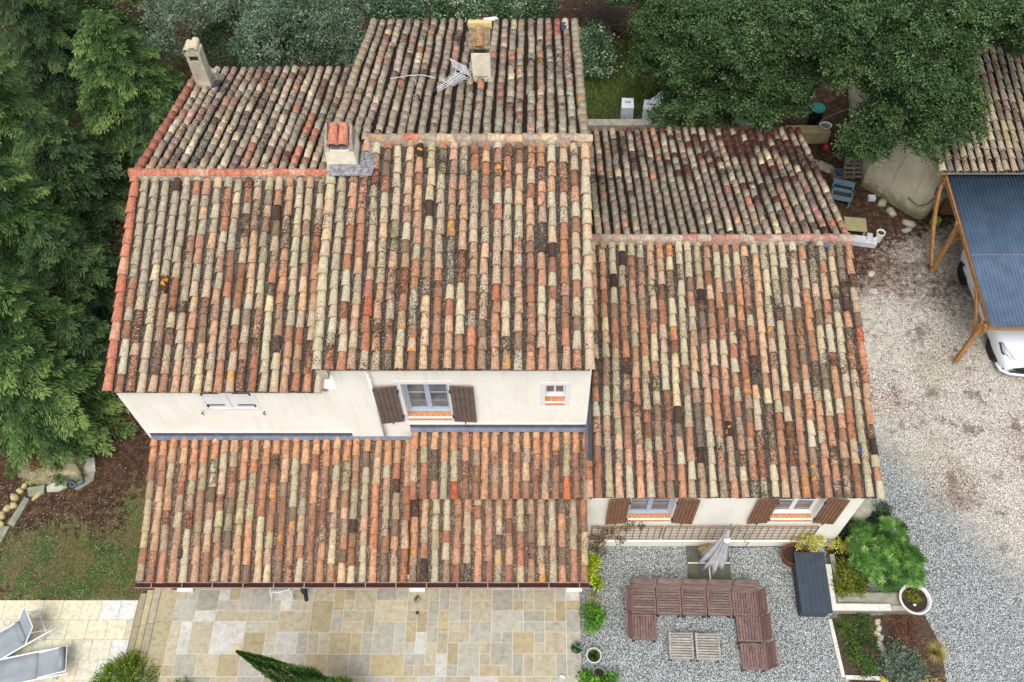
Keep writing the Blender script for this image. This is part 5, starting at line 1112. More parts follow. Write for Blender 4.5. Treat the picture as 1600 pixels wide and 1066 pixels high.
# ------------------------------------------------------------------ STORAGE BOX
t = thing('storage_box', 'dark blue-grey plastic garden storage box beside the low white wall', 'storage box', (6.77, 7.30, 0), R(-1.4)); M_BOX = simple('slate_plastic', lin(60, 70, 80), lin(48, 58, 68), 5, .5, .1)
mb = MB(); hx, hy = .345, .72; mb.hexa([(-hx + .03, -hy + .03, 0), (hx - .03, -hy + .03, 0), (hx - .03, hy - .03, 0), (-hx + .03, hy - .03, 0)], [(-hx, -hy, .50), (hx, -hy, .50), (hx, hy, .50), (-hx, hy, .50)])
for i in range(14): y = -hy + .06 + i * .1; mb.box(-hx - .004, -hx + .03, y, y + .012, .06, .46)
bevel(mb.build('box_body', M_BOX, t), .01)
mb = MB()
for i in range(6): a = -hx - .02 + i * (2 * hx + .04) / 6; mb.box(a + .002, a + (2 * hx + .04) / 6 - .002, -hy - .02, hy + .02, .535, .556)
mb.box(-hx - .025, hx + .025, -hy - .025, hy + .025, .50, .55); bevel(mb.build('lid', M_BOX, t), .004)
# ------------------------------------------------------------------ CARPORT
t = thing('carport', 'timber carport with blue-grey corrugated roof over a white car', 'carport', (12.03, 13.85, 0))
e0, e1 = at(1478, 273, 2.62), at(1548, 511, 2.32); xr = 17.5; M_CORR = simple('blue_corrugated_sheet', lin(88, 108, 130), lin(70, 88, 110), 2.2, .5, .1, metal=.1)
def rz_(y): return e1[2] + (y - e1[1]) * (e0[2] - e1[2]) / (e0[1] - e1[1])
vs = []; n = int((xr - e1[0]) / .0152); A_ = []
for i in range(n + 1): x = e1[0] + i * .0152; A_.append((x, .027 * math.sin(2 * math.pi * x / .10)))
for row, (ya, yb, dz) in enumerate(((e1[1], e0[1] + .1, .0),)):
    mb = MB(); vs = [(x, ya, rz_(ya) + dz + h) for x, h in A_] + [(x, yb, rz_(yb) + dz * 0 + h) for x, h in A_]; m_ = len(A_)
    mb.add(vs, [(i, i + 1, m_ + i + 1, m_ + i) for i in range(m_ - 1)]); o = mb.build('roof_sheet', M_CORR, t, smooth=True); q = o.modifiers.new('s', 'SOLIDIFY'); q.thickness = .004; q.offset = -1
mb = MB(); mb.bar((e1[0] + .03, e1[1] + .02, rz_(e1[1]) - .10), (e0[0] + .03, e0[1] + .12, rz_(e0[1]) - .10), .07, .15, (0, 0, 1)); mb.build('side_beam', M_TIMBER, t, attrs=True)
for (y_, l) in ((e1[1] + .12, 'front'), (17.05, 'mid'), (18.6, 'back')): mb = MB(); mb.bar((11.95, y_, rz_(y_) - .20), (17.4, y_, rz_(y_) - .20), .10, .16); mb.build('cross_beam', M_TIMBER, t, attrs=True)
for (bx, by) in ((12.02, 13.86), (12.07, 17.05)):
    h = rz_(by) - .28; mb = MB(); mb.box(bx - .06, bx + .06, by - .06, by + .06, .05, h); o = mb.build('post', M_TIMBER, t, attrs=True); bevel(o, .006); mb = MB(); mb.box(bx - .07, bx + .07, by - .07, by + .07, 0, .10); mb.build('post_shoe', M_GREYMET, o)
def arc(a, b, c, w=.10, h=.07):
    mb = MB(); P_ = [np.array(a) * (1 - s) ** 2 + 2 * np.array(b) * s * (1 - s) + np.array(c) * s * s for s in np.linspace(0, 1, 9)]
    for i in range(8): mb.bar(P_[i], P_[i + 1] + (P_[i + 1] - P_[i]) * .06, w, h, (1, 0, 0))
    mb.build('brace', M_TIMBER, t, attrs=True)
arc((12.02, 13.92, 1.35), (12.02, 14.3, 2.0), (12.02, 14.9, 2.22)); arc((12.08, 13.86, 1.5), (12.3, 13.86, 2.05), (12.85, 13.87, 2.12)); arc((12.0, 17.1, .35), (11.85, 18.3, 1.6), (12.0, 18.75, 2.42), .12, .09); arc((12.12, 17.05, 1.5), (12.3, 17.05, 1.9), (12.6, 17.05, 2.2))
mb = MB(); mb.box(e1[0] + .02, 17.4, 15.83, 15.845, rz_(15.84) + .006, rz_(15.84) + .022); mb.build('sheet_seam', M_GREYMET, t)
for i in range(5):
    y_ = e1[1] + .5 + i * 1.15; mb = MB(); mb.bar((e1[0] - .0, y_, rz_(y_) - .085), (17.4, y_, rz_(y_) - .085), .05, .07); mb.build('purlin', M_TIMBER, t, attrs=True)
# puddle of concrete at the post foot
mb = MB(); mb.lathe([(.001, .012), (.22, .012), (.27, -.02)], 22, 12.06, 13.80, 1.15, .8); tag(mb.build('post_footing', M_CONC, None), 'round concrete footing under the front carport post', 'footing')
# ------------------------------------------------------------------ OUTBUILDING
t = thing('outbuilding', 'cream outbuilding with weathered tile roof under the big oak', 'outbuilding', (12.3, 20, 0)); mb = MB()
wp = [(10.66, 20.65), (11.45, 19.90), (12.10, 19.27), (12.26, 19.20), (12.42, 19.26), (12.75, 19.6), (18, 19.6), (18, 26), (11.2, 26), (10.74, 23.0)]
mb.prism(wp, -.1, 2.42); o = mb.build('wall', M_OUT, t); bevel(o, .03, 2)
mb = MB(); c_ = [(x_ + (x_ - 13.5) * .008, y_ + (y_ - 22.5) * .012) for x_, y_ in wp]; mb.prism(c_, 2.421, 2.47); mb.build('wall_cap', M_OLDWALL, t)
mb = MB(); mb.prism([(x_ * 1.0 + (x_ - 13) * .004, y_ + (y_ - 22) * .004) for x_, y_ in wp], -.1, .16); mb.build('plinth', simple('mossy_plinth', lin(150, 146, 112), lin(92, 90, 62), 6, .95, .5), t)
mb = MB(); mb.box(12.9, 13.4, 19.4, 19.62, 0, 2.0); mb.build('door', M_REDWOOD, t)
def pal_out():
    r = random.random(); c = [(150, 112, 96), (158, 146, 122), (116, 108, 106), (132, 108, 98), (184, 168, 124), (98, 84, 78)][int(r * 6) % 6]; return tuple(v * .9 for v in jit(c, .07, .9)), .4 + .4 * random.random(), .15 + .4 * random.random(), 0
ez = 2.85; ea = at(1470, 268, ez)
T = Tiles(); roof_slope(T, ea[0] + .05, 18.4, ea[1], ez, 25.2, ez + (25.2 - ea[1]) * .16, pal_out, gap=2, verge=(pal_cream, None)); T.build('roof', ROOFM, t)
mb = MB(); mb.box(ea[0] + .1, 18.2, ea[1] + .25, 19.7, 2.42, 2.72); mb.build('eave_wall', M_OUT, t)
mb = MB(); pts = [at(px, py, 1.2) for px, py in ((1447, 283), (1454, 292), (1450, 303), (1441, 300), (1443, 287), (1453, 282), (1456, 290))]
pts = [(p[0] + .02, p[1] - .0, p[2]) for p in pts]; q = [(12.20, 19.10, 1.9), (12.40, 19.12, 1.75), (12.52, 19.18, 1.5), (12.42, 19.12, 1.25), (12.22, 19.08, 1.3), (12.18, 19.08, 1.6), (12.35, 19.12, 1.8), (12.34, 19.10, 1.2), (12.15, 19.12, .8), (11.98, 19.24, .6), (11.7, 19.5, .7)]
mb.tube(q, .016, 6); tag(mb.build('hanging_cable', M_METAL, None, smooth=True), 'black cable loop hanging on the corner of the cream outbuilding', 'cable')
mb = MB(); mb.box(12.5, 12.66, 19.05, 19.13, 1.2, 1.42); mb.box(12.52, 12.64, 19.04, 19.05, 1.25, 1.36); tag(mb.build('socket_box', M_GREYMET, None), 'small grey socket box beside the black cable loop', 'socket box')
p = at(1462, 347, .15); mb = MB(); rockmesh(mb, p[0], p[1], .17, .17, .12, .18, 3, .3, p=.6); tag(mb.build('sack', simple('lime_green_plastic', lin(132, 190, 60), lin(104, 160, 44), 8, .5, .3), None, smooth=True), 'lime green sack on the ground below the carport brace', 'sack')
# ------------------------------------------------------------------ CARS
M_CARW = simple('white_car_paint', lin(232, 236, 240), lin(226, 230, 236), 1, .22, 0, spec=.6); M_TYRE = simple('tyre_rubber', lin(36, 36, 36), lin(26, 26, 26), 10, .85, .2)
M_LAMP = simple('headlamp', lin(200, 206, 212), lin(150, 156, 164), 18, .15, 0, spec=.8); M_BLACKP = simple('black_plastic', lin(30, 32, 34), lin(20, 22, 24), 8, .5, .05)
def car(label, loc, rz, group='white parked cars'):
    """nose points to local -y"""
    t = thing('parked_car', label, 'car', loc, rz, group); W_ = .90
    st = [(-2.12, .30, .54, .74, .55), (-2.06, .24, .66, .84, .74), (-1.88, .21, .76, .91, .84), (-1.4, .20, .87, .95, .93), (-.95, .20, .94, .92, .95), (-.3, .20, .97, .93, .96), (.6, .20, .98, .93, .96), (1.3, .20, 1.0, .92, .95), (1.8, .22, 1.0, .90, .90), (2.05, .30, .92, .80, .80), (2.12, .42, .80, .7, .7)]
    vs, fs = [], []; m = 17
    for (y, z0, z1, w, wt) in st:
        for k in range(m):
            a = -math.pi / 2 + 2 * math.pi * k / (m - 1) if False else None
        ring = []
        hh = z1 - z0
        for (fx, fz) in ((0, 0), (.55, 0), (.86, .02), (.97, .15), (1, .38), (1, .55), (.985, .72), (.93, .88), (.8, .96), (.5, 1.0), (0, 1.02)): ring.append((W_ * w / .93 * fx, z0 + hh * fz))
        full = [(-x, z) for x, z in ring[::-1]] + ring[1:]
        full = ring + [(-x, z) for x, z in ring[-2:0:-1]]
        vs += [(x, y, z) for x, z in full]
    n = len(full)
    for i in range(len(st) - 1):
        for k in range(n): fs.append((i * n + k, i * n + (k + 1) % n, (i + 1) * n + (k + 1) % n, (i + 1) * n + k))
    fs += [tuple(range(n)), tuple((len(st) - 1) * n + k for k in range(n - 1, -1, -1))]
    mb = MB(); mb.add(vs, [f[::-1] for f in fs]); o = mb.build('body', M_CARW, t, smooth=True); sb = o.modifiers.new('s', 'SUBSURF'); sb.levels = 1; sb.render_levels = 2
    mb = MB(); mb.hexa([(-.80, -1.15, .95), (.80, -1.15, .95), (.82, 1.75, .98), (-.82, 1.75, .98)], [(-.60, -.45, 1.44), (.60, -.45, 1.44), (.60, 1.25, 1.46), (-.60, 1.25, 1.46)]); o = mb.build('windows', M_DARKGLASS, t); bevel(o, .06, 3)
    mb = MB(); mb.hexa([(-.62, -.52, 1.40), (.62, -.52, 1.40), (.62, 1.3, 1.42), (-.62, 1.3, 1.42)], [(-.54, -.35, 1.50), (.54, -.35, 1.50), (.54, 1.1, 1.50), (-.54, 1.1, 1.50)]); bevel(mb.build('car_roof', M_CARW, t), .03, 3)
    for sx in (-1, 1):
        mb = MB(); mb.tube([(sx * .84, -1.42, .80), (sx * .80, -1.66, .74), (sx * .68, -1.86, .68), (sx * .50, -1.99, .63)], [.03, .075, .08, .045], 10); hb = mb.build('headlight', M_LAMP, t, smooth=True)
        mb = MB(); mb.tube([(sx * .875, -1.40, .765), (sx * .85, -1.68, .69), (sx * .72, -1.91, .61), (sx * .50, -2.045, .575)], [.015, .035, .04, .03], 8); mb.build('lamp_surround', M_BLACKP, hb, smooth=True)
        mb = MB(); mb.hexa([(sx * .90, -.62, .99), (sx * 1.02, -.62, .99), (sx * 1.02, -.50, .99), (sx * .90, -.50, .99)], [(sx * .90, -.62, 1.10), (sx * 1.02, -.62, 1.10), (sx * 1.02, -.50, 1.10), (sx * .90, -.50, 1.10)]); bevel(mb.build('mirror', M_CARW, t), .02)
        for y in (-1.32, 1.36):
            mb = MB(); x0, x1 = sx * .68, sx * .885; pr = [(.20, 0), (.30, 0), (.335, .03), (.335, .18), (.30, .205), (.22, .21), (.20, .17)]
            vs = [(x0 + (x1 - x0) * d / .21, y + r * math.cos(a), .335 + r * math.sin(a)) for r, d in pr for a in np.linspace(0, 6.2832, 25)[:-1]]; fs = [(i * 24 + k, i * 24 + (k + 1) % 24, (i + 1) * 24 + (k + 1) % 24, (i + 1) * 24 + k) for i in range(6) for k in range(24)]
            mb.add(vs, fs); wl = mb.build('wheel', M_TYRE, t, smooth=True); mb = MB(); mb.tube([(x1 - sx * .05, y, .335), (x1 - sx * .01, y, .335)], .055, 10)
            for k in range(10): a = k * .6283; mb.bar((x1 - sx * .03, y, .335), (x1 - sx * .02, y + .205 * math.cos(a), .335 + .205 * math.sin(a)), .03, .02, (1, 0, 0))
            mb.build('rim', M_BLACKP, wl)
            mb = MB(); mb.tube([(sx * .60, y, .335), (sx * .868, y, .335)], .375, 24); mb.build('wheel_arch', M_BLACKP, t)
    q = [(-.86, -1.70), (-.80, -1.93), (-.62, -2.06), (-.3, -2.13), (0, -2.15), (.3, -2.13), (.62, -2.06), (.80, -1.93), (.86, -1.70)]
    mb = MB(); mb.tube([(x, y - .01, .47) for x, y in q[1:-1]], .055, 8); mb.build('grille', M_BLACKP, t, smooth=True)
    mb = MB(); mb.tube([(x * 1.01, y - .045, .36) for x, y in q[1:-1]], .05, 8); mb.build('lower_grille', M_BLACKP, t, smooth=True)
    mb = MB(); mb.tube([(x * 1.03, y - .07, .27) for x, y in q], .05, 8); mb.build('bumper_trim', M_CARW, t, smooth=True)
    mb = MB(); mb.tube([(x * .97, y + .10, .66) for x, y in q[2:-2]], .012, 6); mb.build('bonnet_gap', M_BLACKP, t)
    return t
c1 = car('white car parked under the blue-grey carport roof', (13.84, 15.52, 0), R(3.5))
c2 = copy_tree(c1); c2.location = (6.15, 24.1, -.2); c2.rotation_euler = (0, 0, R(-72)); c2['label'] = 'white car mostly hidden under the evergreen oak behind the low back roof'
# ------------------------------------------------------------------ THINGS BEHIND THE LOW BACK ROOF
def cabinet(px, py, lab, rz):
    b = at(px, py, 0); t = thing('utility_cabinet', lab, 'cabinet', b, rz, 'white cabinets behind the low back roof'); mb = MB(); mb.hexa([(-.22, 0, 0), (.22, 0, 0), (.20, .42, 0), (-.20, .42, 0)], [(-.20, .02, .50), (.20, .02, .50), (.19, .42, .56), (-.19, .42, .56)]); bevel(mb.build('cabinet_body', M_CAB, t), .012)
    mb = MB(); mb.hexa([(-.215, .0, .501), (.215, .0, .501), (.20, .43, .561), (-.20, .43, .561)], [(-.21, .01, .53), (.21, .01, .53), (.195, .42, .59), (-.195, .42, .59)]); o = mb.build('cabinet_lid', M_WHITE, t); bevel(o, .006)
    mb = MB(); 
    for k in range(3): mb.box(-.10 + k * .07, -.06 + k * .07, .20, .28, .56, .585)
    mb.build('lid_fittings', M_GREYMET, o)
M_CAB = simple('pale_blue_white_metal', lin(206, 216, 226), lin(192, 202, 214), 3, .5, .05)
cabinet(979, 187, 'left white cabinet behind the low back roof', R(-2)); cabinet(1012, 190, 'right white cabinet, nearer the oak', R(-7))
w0 = at(928, 196, .35); mb = MB(); mb.box(w0[0] - .3, 7.4, w0[1] + .0, w0[1] + .30, 0, .35); t_ = mb.build('retaining_wall', M_CONC, None); tag(t_, 'low grey retaining wall behind the low back roof', 'retaining wall')
a0, a1 = at(1228, 196, .5), at(1293, 186, .5); mb = MB(); mb.box(a0[0], a1[0], a0[1] - .35, a0[1], 0, .5); tag(mb.build('retaining_wall', simple('ochre_wall', lin(172, 158, 114), lin(146, 132, 92), 5, .95, .3), None), 'short ochre wall left of the oval washtub', 'low wall')
p = at(1279, 168, .75); t = thing('water_barrel', 'dark barrel with round teal lid under the oak', 'barrel', (p[0], p[1], 0)); mb = MB(); mb.lathe([(.19, 0), (.22, .3), (.21, .70)], 24, p[0], p[1], close=True); mb.build('barrel_body', M_BLACKP, t, smooth=False)
mb = MB(); mb.lathe([(.235, .70), (.24, .74), (.20, .755), (.001, .76)], 28, p[0], p[1]); mb.build('lid', simple('teal_plastic', lin(20, 150, 144), lin(14, 132, 128), 4, .5, .05), t, smooth=False)
p = at(1290, 196, .55); t = thing('washtub', 'oval white washtub of greenish water on a dark stand', 'washtub', (p[0], p[1], 0)); mb = MB(); mb.lathe([(.15, .38), (.20, .56), (.215, .57), (.18, .56), (.14, .46)], 24, p[0], p[1], 1, .8); mb.build('tub', M_POTW, t, smooth=True)
mb = MB(); mb.lathe([(.001, .52), (.17, .52)], 24, p[0], p[1], 1, .8); mb.build('water', simple('green_water', lin(112, 118, 78), lin(90, 98, 60), 6, .15, 0), t); mb = MB(); mb.lathe([(.16, 0), (.15, .38)], 16, p[0], p[1], close=True); mb.build('stand', M_BLACKP, t)
mb = MB(); mb.tube([at(1277, 193, .6), at(1290, 184, .9), at(1312, 175, 1.2), at(1334, 168, 1.4)], .014, 6); tag(mb.build('pale_pole', M_PALEBARK, None, smooth=True), 'thin pale stick leaning across above the washtub', 'stick')
p = at(1291, 230, .15); mb = MB(); mb.lathe([(.001, 0), (.09, .02), (.13, .12), (.09, .22), (.001, .25)], 16, p[0], p[1]); tag(mb.build('red_ball', simple('red_plastic', lin(176, 48, 44), lin(150, 36, 34), 5, .5, .05), None, smooth=True), 'small red ball in the shade below the washtub', 'ball')
# pallet leaning
def planks_pallet(name, label, cat, org, ax, ay, az, w, h, mat, nb=5, thick=.02, gap=.5):
    t = thing(name, label, cat, org); org = np.array(org, float); ax, ay, az = [unit(np.array(v, float)) for v in (ax, ay, az)]; mb = MB()
    for i in range(nb):
        y0 = h * (i + .5) / nb; mb.cc = wcol(.12); mb.bar(org + ay * y0 + az * .1, org + ax * w + ay * y0 + az * .1, h / nb * gap, thick, az)
    for k in range(3): x0 = w * (k + .04 + (.0 if k == 0 else 0)) / 2.1 + .03; mb.cc = wcol(.1); mb.bar(org + ax * x0 + az * .05, org + ax * x0 + ay * h + az * .05, .07, .08, az)
    mb.build('boards', mat, t, attrs=True); return t
a = at(1315, 281, .1); planks_pallet('wooden_pallet', 'grey wooden pallet leaning beside the outbuilding wall', 'pallet', a, (1, .02, 0), (.1, .72, .5), (0, -.5, .8), .62, .72, M_PALLET, 5, .02, .62)
p = at(1307, 278, .0); t = thing('wooden_crate', 'small wooden crate holding a blue container left of the grey pallet', 'crate', p); mb = MB(); x, y, z = p
mb.cc = (1.3, 1.3, 1.2); mb.box(x - .17, x - .14, y - .1, y + .25, 0, .18); mb.box(x + .15, x + .18, y - .1, y + .25, 0, .18); mb.box(x - .14, x + .15, y - .1, y - .07, 0, .16); mb.box(x - .14, x + .15, y + .22, y + .25, 0, .16); mb.box(x - .14, x + .15, y - .07, y + .22, 0, .02); mb.build('crate_boards', M_PALLET, t, attrs=True)
mb = MB(); mb.box(x + .02, x + .14, y - .04, y + .18, .021, .2); tag(bevel(mb.build('blue_container', simple('blue_plastic', lin(52, 88, 140), lin(40, 72, 120), 5, .5, .05), None)) and bpy.data.objects['blue_container'], 'blue container standing in the small wooden crate', 'container')
# potting bench
p = at(1309, 322, 0); t = thing('potting_bench', 'faded blue two-shelf bench beside the low back roof', 'bench', p, R(-16)); M_BL = simple('faded_blue_paint', lin(112, 138, 152), lin(88, 112, 126), 6, .6, .15); mb = MB(); M_BLD = simple('shelf_inside', lin(62, 66, 66), lin(46, 48, 48), 9, .8, .2)
mb.box(-.30, .30, .0, .52, .40, .43); mb.build('lower_shelf', M_BLD, t); mb = MB()
mb.box(-.33, .33, .50, .56, 0, .62); mb.box(-.33, -.29, 0, .5, .0, .50); mb.box(.29, .33, 0, .5, 0, .50); mb.box(-.33, .33, -.04, 0, .30, .46); mb.box(-.33, .33, .22, .30, .43, .50); mb.box(-.33, .33, .42, .5, .50, .56); mb.build('bench_frame', M_BL, t)
# plank table on white slabs
p = at(1337, 350, .45); t = thing('plank_table', 'small table with three yellowish planks beside the white slabs', 'table', (p[0], p[1], 0), R(-6)); mb = MB()
for i in range(3): mb.cc = wcol(.04); mb.box(-.33, .33, -.27 + i * .18, -.27 + i * .18 + .17, .42, .45)
mb.build('table_top', M_PLANK, t, attrs=True)
for sx in (-.28, .28):
    for sy in (-.22, .22): mb = MB(); mb.cc = (1, 1, 1); mb.box(sx - .025, sx + .025, sy - .025, sy + .025, 0, .42); mb.build('leg', M_PLANK, t, attrs=True)
M_SLABW = simple('pale_slab', lin(206, 206, 210), lin(170, 170, 174), 4, .7, .2)
p = at(1345, 373, .22); t = thing('stone_sink', 'pale stone slab lying in front of the plank table', 'stone slab', (p[0], p[1], 0), R(-10)); mb = MB(); mb.box(-.52, .50, -.14, .14, .0, .22); mb.box(.18, .36, -.05, .24, .0, .28); bevel(mb.build('slab', M_SLABW, t), .02)
p = at(1374, 366, .3); pot('cylinder_pot', 'white cylinder pot standing on the end of the pale slab', p[0] + .02, p[1] - .02, .0, .13, .42, M_POTW, cat='pot')
mb = MB(); p = at(1363, 309, .1); mb.box(p[0] - .13, p[0] + .10, p[1] - .08, p[1] + .09, 0, .15); tag(bevel(mb.build('white_tub', M_CAB, None)) and bpy.data.objects['white_tub'], 'small white tub at the foot of the outbuilding wall', 'tub')
# stones and flagstones
def stone(px, py, z, s, sd, lab, grp, mat=None, nm='stone', hz=.5): p = at(px, py, z); mb = MB(); rockmesh(mb, p[0], p[1], z + s[2] * .3 - .02, *s, sd, sd * .7); return tag(mb.build(nm, mat or M_CONC, None, smooth=True), lab, 'stone', grp)
for i, (px, py, s, lab) in enumerate(((1420, 350, (.22, .12, .1), 'wide flat stone at the mossy foot of the outbuilding corner'), (1417, 360, (.16, .09, .07), 'smaller flat stone in front of the mossy outbuilding corner'), (1378, 318, (.16, .12, .1), 'grey stone along the foot of the outbuilding wall'), (1392, 332, (.18, .12, .1), 'grey stone beside the leaning edge of the outbuilding foot'), (1290, 262, (.3, .2, .08), 'large flat grey stone near the wooden crate'), (1270, 255, (.2, .15, .08), 'flat grey stone nearest the back roof corner'))): stone(px, py, .03, s, i + 40, lab, 'stones near the outbuilding')
M_FLAG = simple('pale_flagstone', lin(196, 192, 178), lin(158, 152, 136), 6, .9, .35)
fl = [(1352, 508, .2, .14), (1370, 514, .24, .14), (1356, 527, .16, .16), (1353, 545, .22, .12), (1366, 549, .14, .14), (1382, 499, .2, .08), (1357, 493, .18, .12), (1387, 531, .2, .16), (1378, 497, .12, .08), (1402, 560, .2, .12), (1396, 548, .12, .08), (1361, 478, .12, .1), (1366, 455, .09, .12), (1362, 428, .08, .12)]
FLAB = ['white flagstone touching the right verge, above the kite-shaped one', 'largest white kite-shaped flagstone beside the right verge', 'square white flagstone below the kite-shaped one', 'white flagstone hugging the verge at the lower end of the group', 'small white flagstone at the lower right of the verge group', 'narrow flagstone above the kite-shaped one', 'grey flagstone tucked against the verge at the top of the group', 'yellowish flagstone right of the kite-shaped one', 'tiny flagstone beside the narrow one', 'lowest right pale flagstone at the edge of the driveway', 'small flagstone just above the lowest right one', 'small stone on the dark soil just above the flagstone group', 'second lone stone up the dark soil strip beside the verge', 'uppermost lone stone on the dark soil strip beside the verge']
for i, (px, py, sx, sy) in enumerate(fl): p = at(px, py, .02); mb = MB(); rockmesh(mb, p[0], p[1], .012, sx, sy, .03, i + 60, i * .9, p=.5, n=8); tag(mb.build('flagstone', M_FLAG, None), FLAB[i], 'flagstone', 'irregular flagstones beside the house')
# ------------------------------------------------------------------ LEFT GARDEN
z = -.6; M_BOULD = simple('mossy_boulder', lin(168, 160, 124), lin(104, 98, 70), 5, .95, .8, 14)
t = thing('boulder', 'long mossy boulder under the conifer boughs', 'boulder', at(80, 735, z)); c = at(82, 733, -.35); mb = MB(); rockmesh(mb, c[0], c[1], -.45, .80, .34, .34, 9, .14, n=22, m=10, p=.45); mb.build('rock', M_BOULD, t, smooth=True)
C = np.array([[c[0] - .25 + .55 * random.gauss(0, .5), c[1] + .02 + .14 * random.gauss(0, 1), -.10 + random.uniform(-.02, .02)] for _ in range(900)]); leaves('dead_needles', C, rn(900, 3) * [1, 1, .2], rn(900, 3) + [0, 0, 2], .06, .012, .5 + .2 * rn(900), L_LITTER, t)
M_SLAB2 = simple('grey_green_slab', lin(150, 150, 130), lin(116, 118, 98), 5, .9, .3); M_YST = simple('yellow_border_stone', lin(196, 184, 134), lin(150, 138, 92), 6, .95, .6)
def poly_slab(name, pts, label, mat, z=-.6, h=.07, grp='slabs around the boulder', cat='stone slab'):
    q = [at(px, py, z + h)[:2] for px, py in pts]; mb = MB(); mb.prism(q[::-1], z - .02, z + h); o = mb.build(name, mat, None); bevel(o, .012); return tag(o, label, cat, grp)
poly_slab('stone_slab', [(72, 760), (88, 750), (104, 748), (104, 760), (92, 767), (73, 768)], 'white oval-ended slab left of the blue-grey chair frame', M_FLAG)
poly_slab('stone_slab', [(128, 718), (147, 713), (149, 735), (129, 741)], 'pale slab with brown stain at the right end of the boulder', M_FLAG, h=.09)
poly_slab('stone_slab', [(126, 742), (148, 737), (146, 750), (120, 766), (116, 764)], 'greenish slab under the blue-grey chair frame', M_SLAB2, h=.05)
poly_slab('stone_slab', [(42, 762), (70, 757), (68, 771), (44, 776)], 'flat grey-green slab below the left end of the boulder', M_SLAB2)
poly_slab('stone_slab', [(38, 776), (46, 779), (21, 823), (11, 818)], 'long narrow grey-green slab beside the yellow border stones', M_SLAB2, h=.09)
poly_slab('stone_slab', [(0, 822), (15, 822), (2, 846), (-12, 846)], 'greenish slab at the left edge below the long narrow slab', M_SLAB2)
for i, (px, py, s, lab) in enumerate(((53, 752, (.16, .07, .08), 'long yellow stone under the left end of the boulder'), (58, 775, (.16, .06, .06), 'flat yellow stone below the flat grey-green slab'), (39, 760, (.09, .07, .09), 'top stone of the yellow border row'), (32, 768, (.09, .08, .1), 'second stone of the yellow border row'), (24, 778, (.12, .1, .12), 'big third stone of the yellow border row'), (22, 790, (.1, .08, .09), 'rounded yellow stone at the bend of the border row'), (12, 795, (.1, .09, .1), 'yellow stone halfway down the border row'), (4, 806, (.11, .09, .1), 'yellow stone of the border row near the left edge'), (1, 818, (.12, .09, .1), 'lowest yellow border stone at the left edge'))): stone(px, py, -.58, s, i + 90, lab, 'yellow border stones on the left', M_YST)
# chair frame
p = at(119, 752, -.5); t = thing('broken_chair', 'blue-grey plastic chair frame lying on the slabs', 'chair', (p[0], p[1], -.55), R(28)); M_BGP = simple('blue_grey_plastic', lin(92, 108, 126), lin(76, 92, 110), 6, .5, .1)
mb = MB(); mb.bar((-.15, -.14, .08), (.15, -.14, .08), .05, .04); mb.bar((-.15, .14, .10), (.15, .14, .10), .05, .04); mb.bar((-.15, -.14, .09), (-.15, .14, .09), .05, .04); mb.bar((.15, -.14, .09), (.15, .14, .09), .05, .04); mb.build('seat_frame', M_BGP, t)
for (a, b) in (((-.15, .14, .1), (-.40, .40, .16)), ((-.02, -.14, .1), (-.30, .30, .2))): mb = MB(); mb.bar(a, b, .035, .03); mb.build('leg', M_BGP, t)
# loungers
M_TEX = simple('grey_sling_textile', lin(150, 156, 158), lin(130, 136, 140), 3, .85, .1, 120); M_ALU = simple('white_aluminium', lin(232, 234, 236), lin(220, 222, 224), 5, .35, .05)
def lounger(label, loc, rz, back):
    t = thing('sun_lounger', label, 'sun lounger', loc, rz, 'sun loungers on the pool deck'); hw = .33; L1, L2 = 1.28, 1.95
    zf = lambda x: .30 + .05 * math.sin(math.pi * x / 1.95)
    for s in (-1, 1):
        mb = MB(); mb.tube([(x, s * hw, zf(x) + (0 if x > .2 else -.05)) for x in np.linspace(0, L2 + .05, 10)], .020, 8); mb.build('side_rail', M_ALU, t, smooth=True)
        for x in (.3, 1.55): mb = MB(); mb.tube([(x, s * hw, zf(x)), (x + .05, s * (hw - .01), 0)], .018, 8); mb.build('leg', M_ALU, t, smooth=True)
    mb = MB(); X = np.linspace(.02, L1, 12); n = len(X); mb.add([(x, s * (hw - .015), zf(x) - .0 + (0 if abs(s) > .9 else -.02)) for x in X for s in (-1, -.4, .4, 1)], [(i * 4 + k, (i + 1) * 4 + k, (i + 1) * 4 + k + 1, i * 4 + k + 1) for i in range(n - 1) for k in range(3)]); o = mb.build('seat_sling', M_TEX, t, smooth=True); o.modifiers.new('s', 'SOLIDIFY').thickness = .008
    ca, sa = math.cos(back), math.sin(back); z1 = zf(L1); bp = lambda d, s: (L1 + d * ca, s * (hw - .03), z1 + d * sa)
    mb = MB(); mb.add([bp(d, s) for d in (0, .25, .5, .68) for s in (-1, -.3, .3, 1)], [(i * 4 + k, (i + 1) * 4 + k, (i + 1) * 4 + k + 1, i * 4 + k + 1) for i in range(3) for k in range(3)]); o = mb.build('back_sling', M_TEX, t); o.modifiers.new('s', 'SOLIDIFY').thickness = .008
    mb = MB(); mb.tube([bp(0, -1), bp(.70, -1), bp(.70, 1), bp(0, 1)], .015, 8); mb.build('back_frame', M_ALU, t)
    if back > .5:
        for s in (-1, 1): mb = MB(); mb.tube([bp(.45, s), (1.85, s * (hw - .05), zf(1.85))], .012, 6); mb.build('back_strut', M_ALU, t)
        mb = MB(); mb.tube([(1.78, -hw, .31), (1.78, hw, .31)], .014, 8); mb.build('cross_bar', M_ALU, t)
    mb = MB(); q = bp(.05, 1) if back > .5 else bp(.60, 1); mb.tube([(q[0], -hw + .07, q[2] + .05), (q[0], hw - .07, q[2] + .05)], .065, 12); mb.build('head_roll', M_TEX, t, smooth=True)
    mb = MB(); mb.bar((.75, -hw - .03, zf(.75)), (.85, -hw - .08, zf(.75) + .02), .03, .015); mb.build('rail_clip', M_ALU, t)
    return t
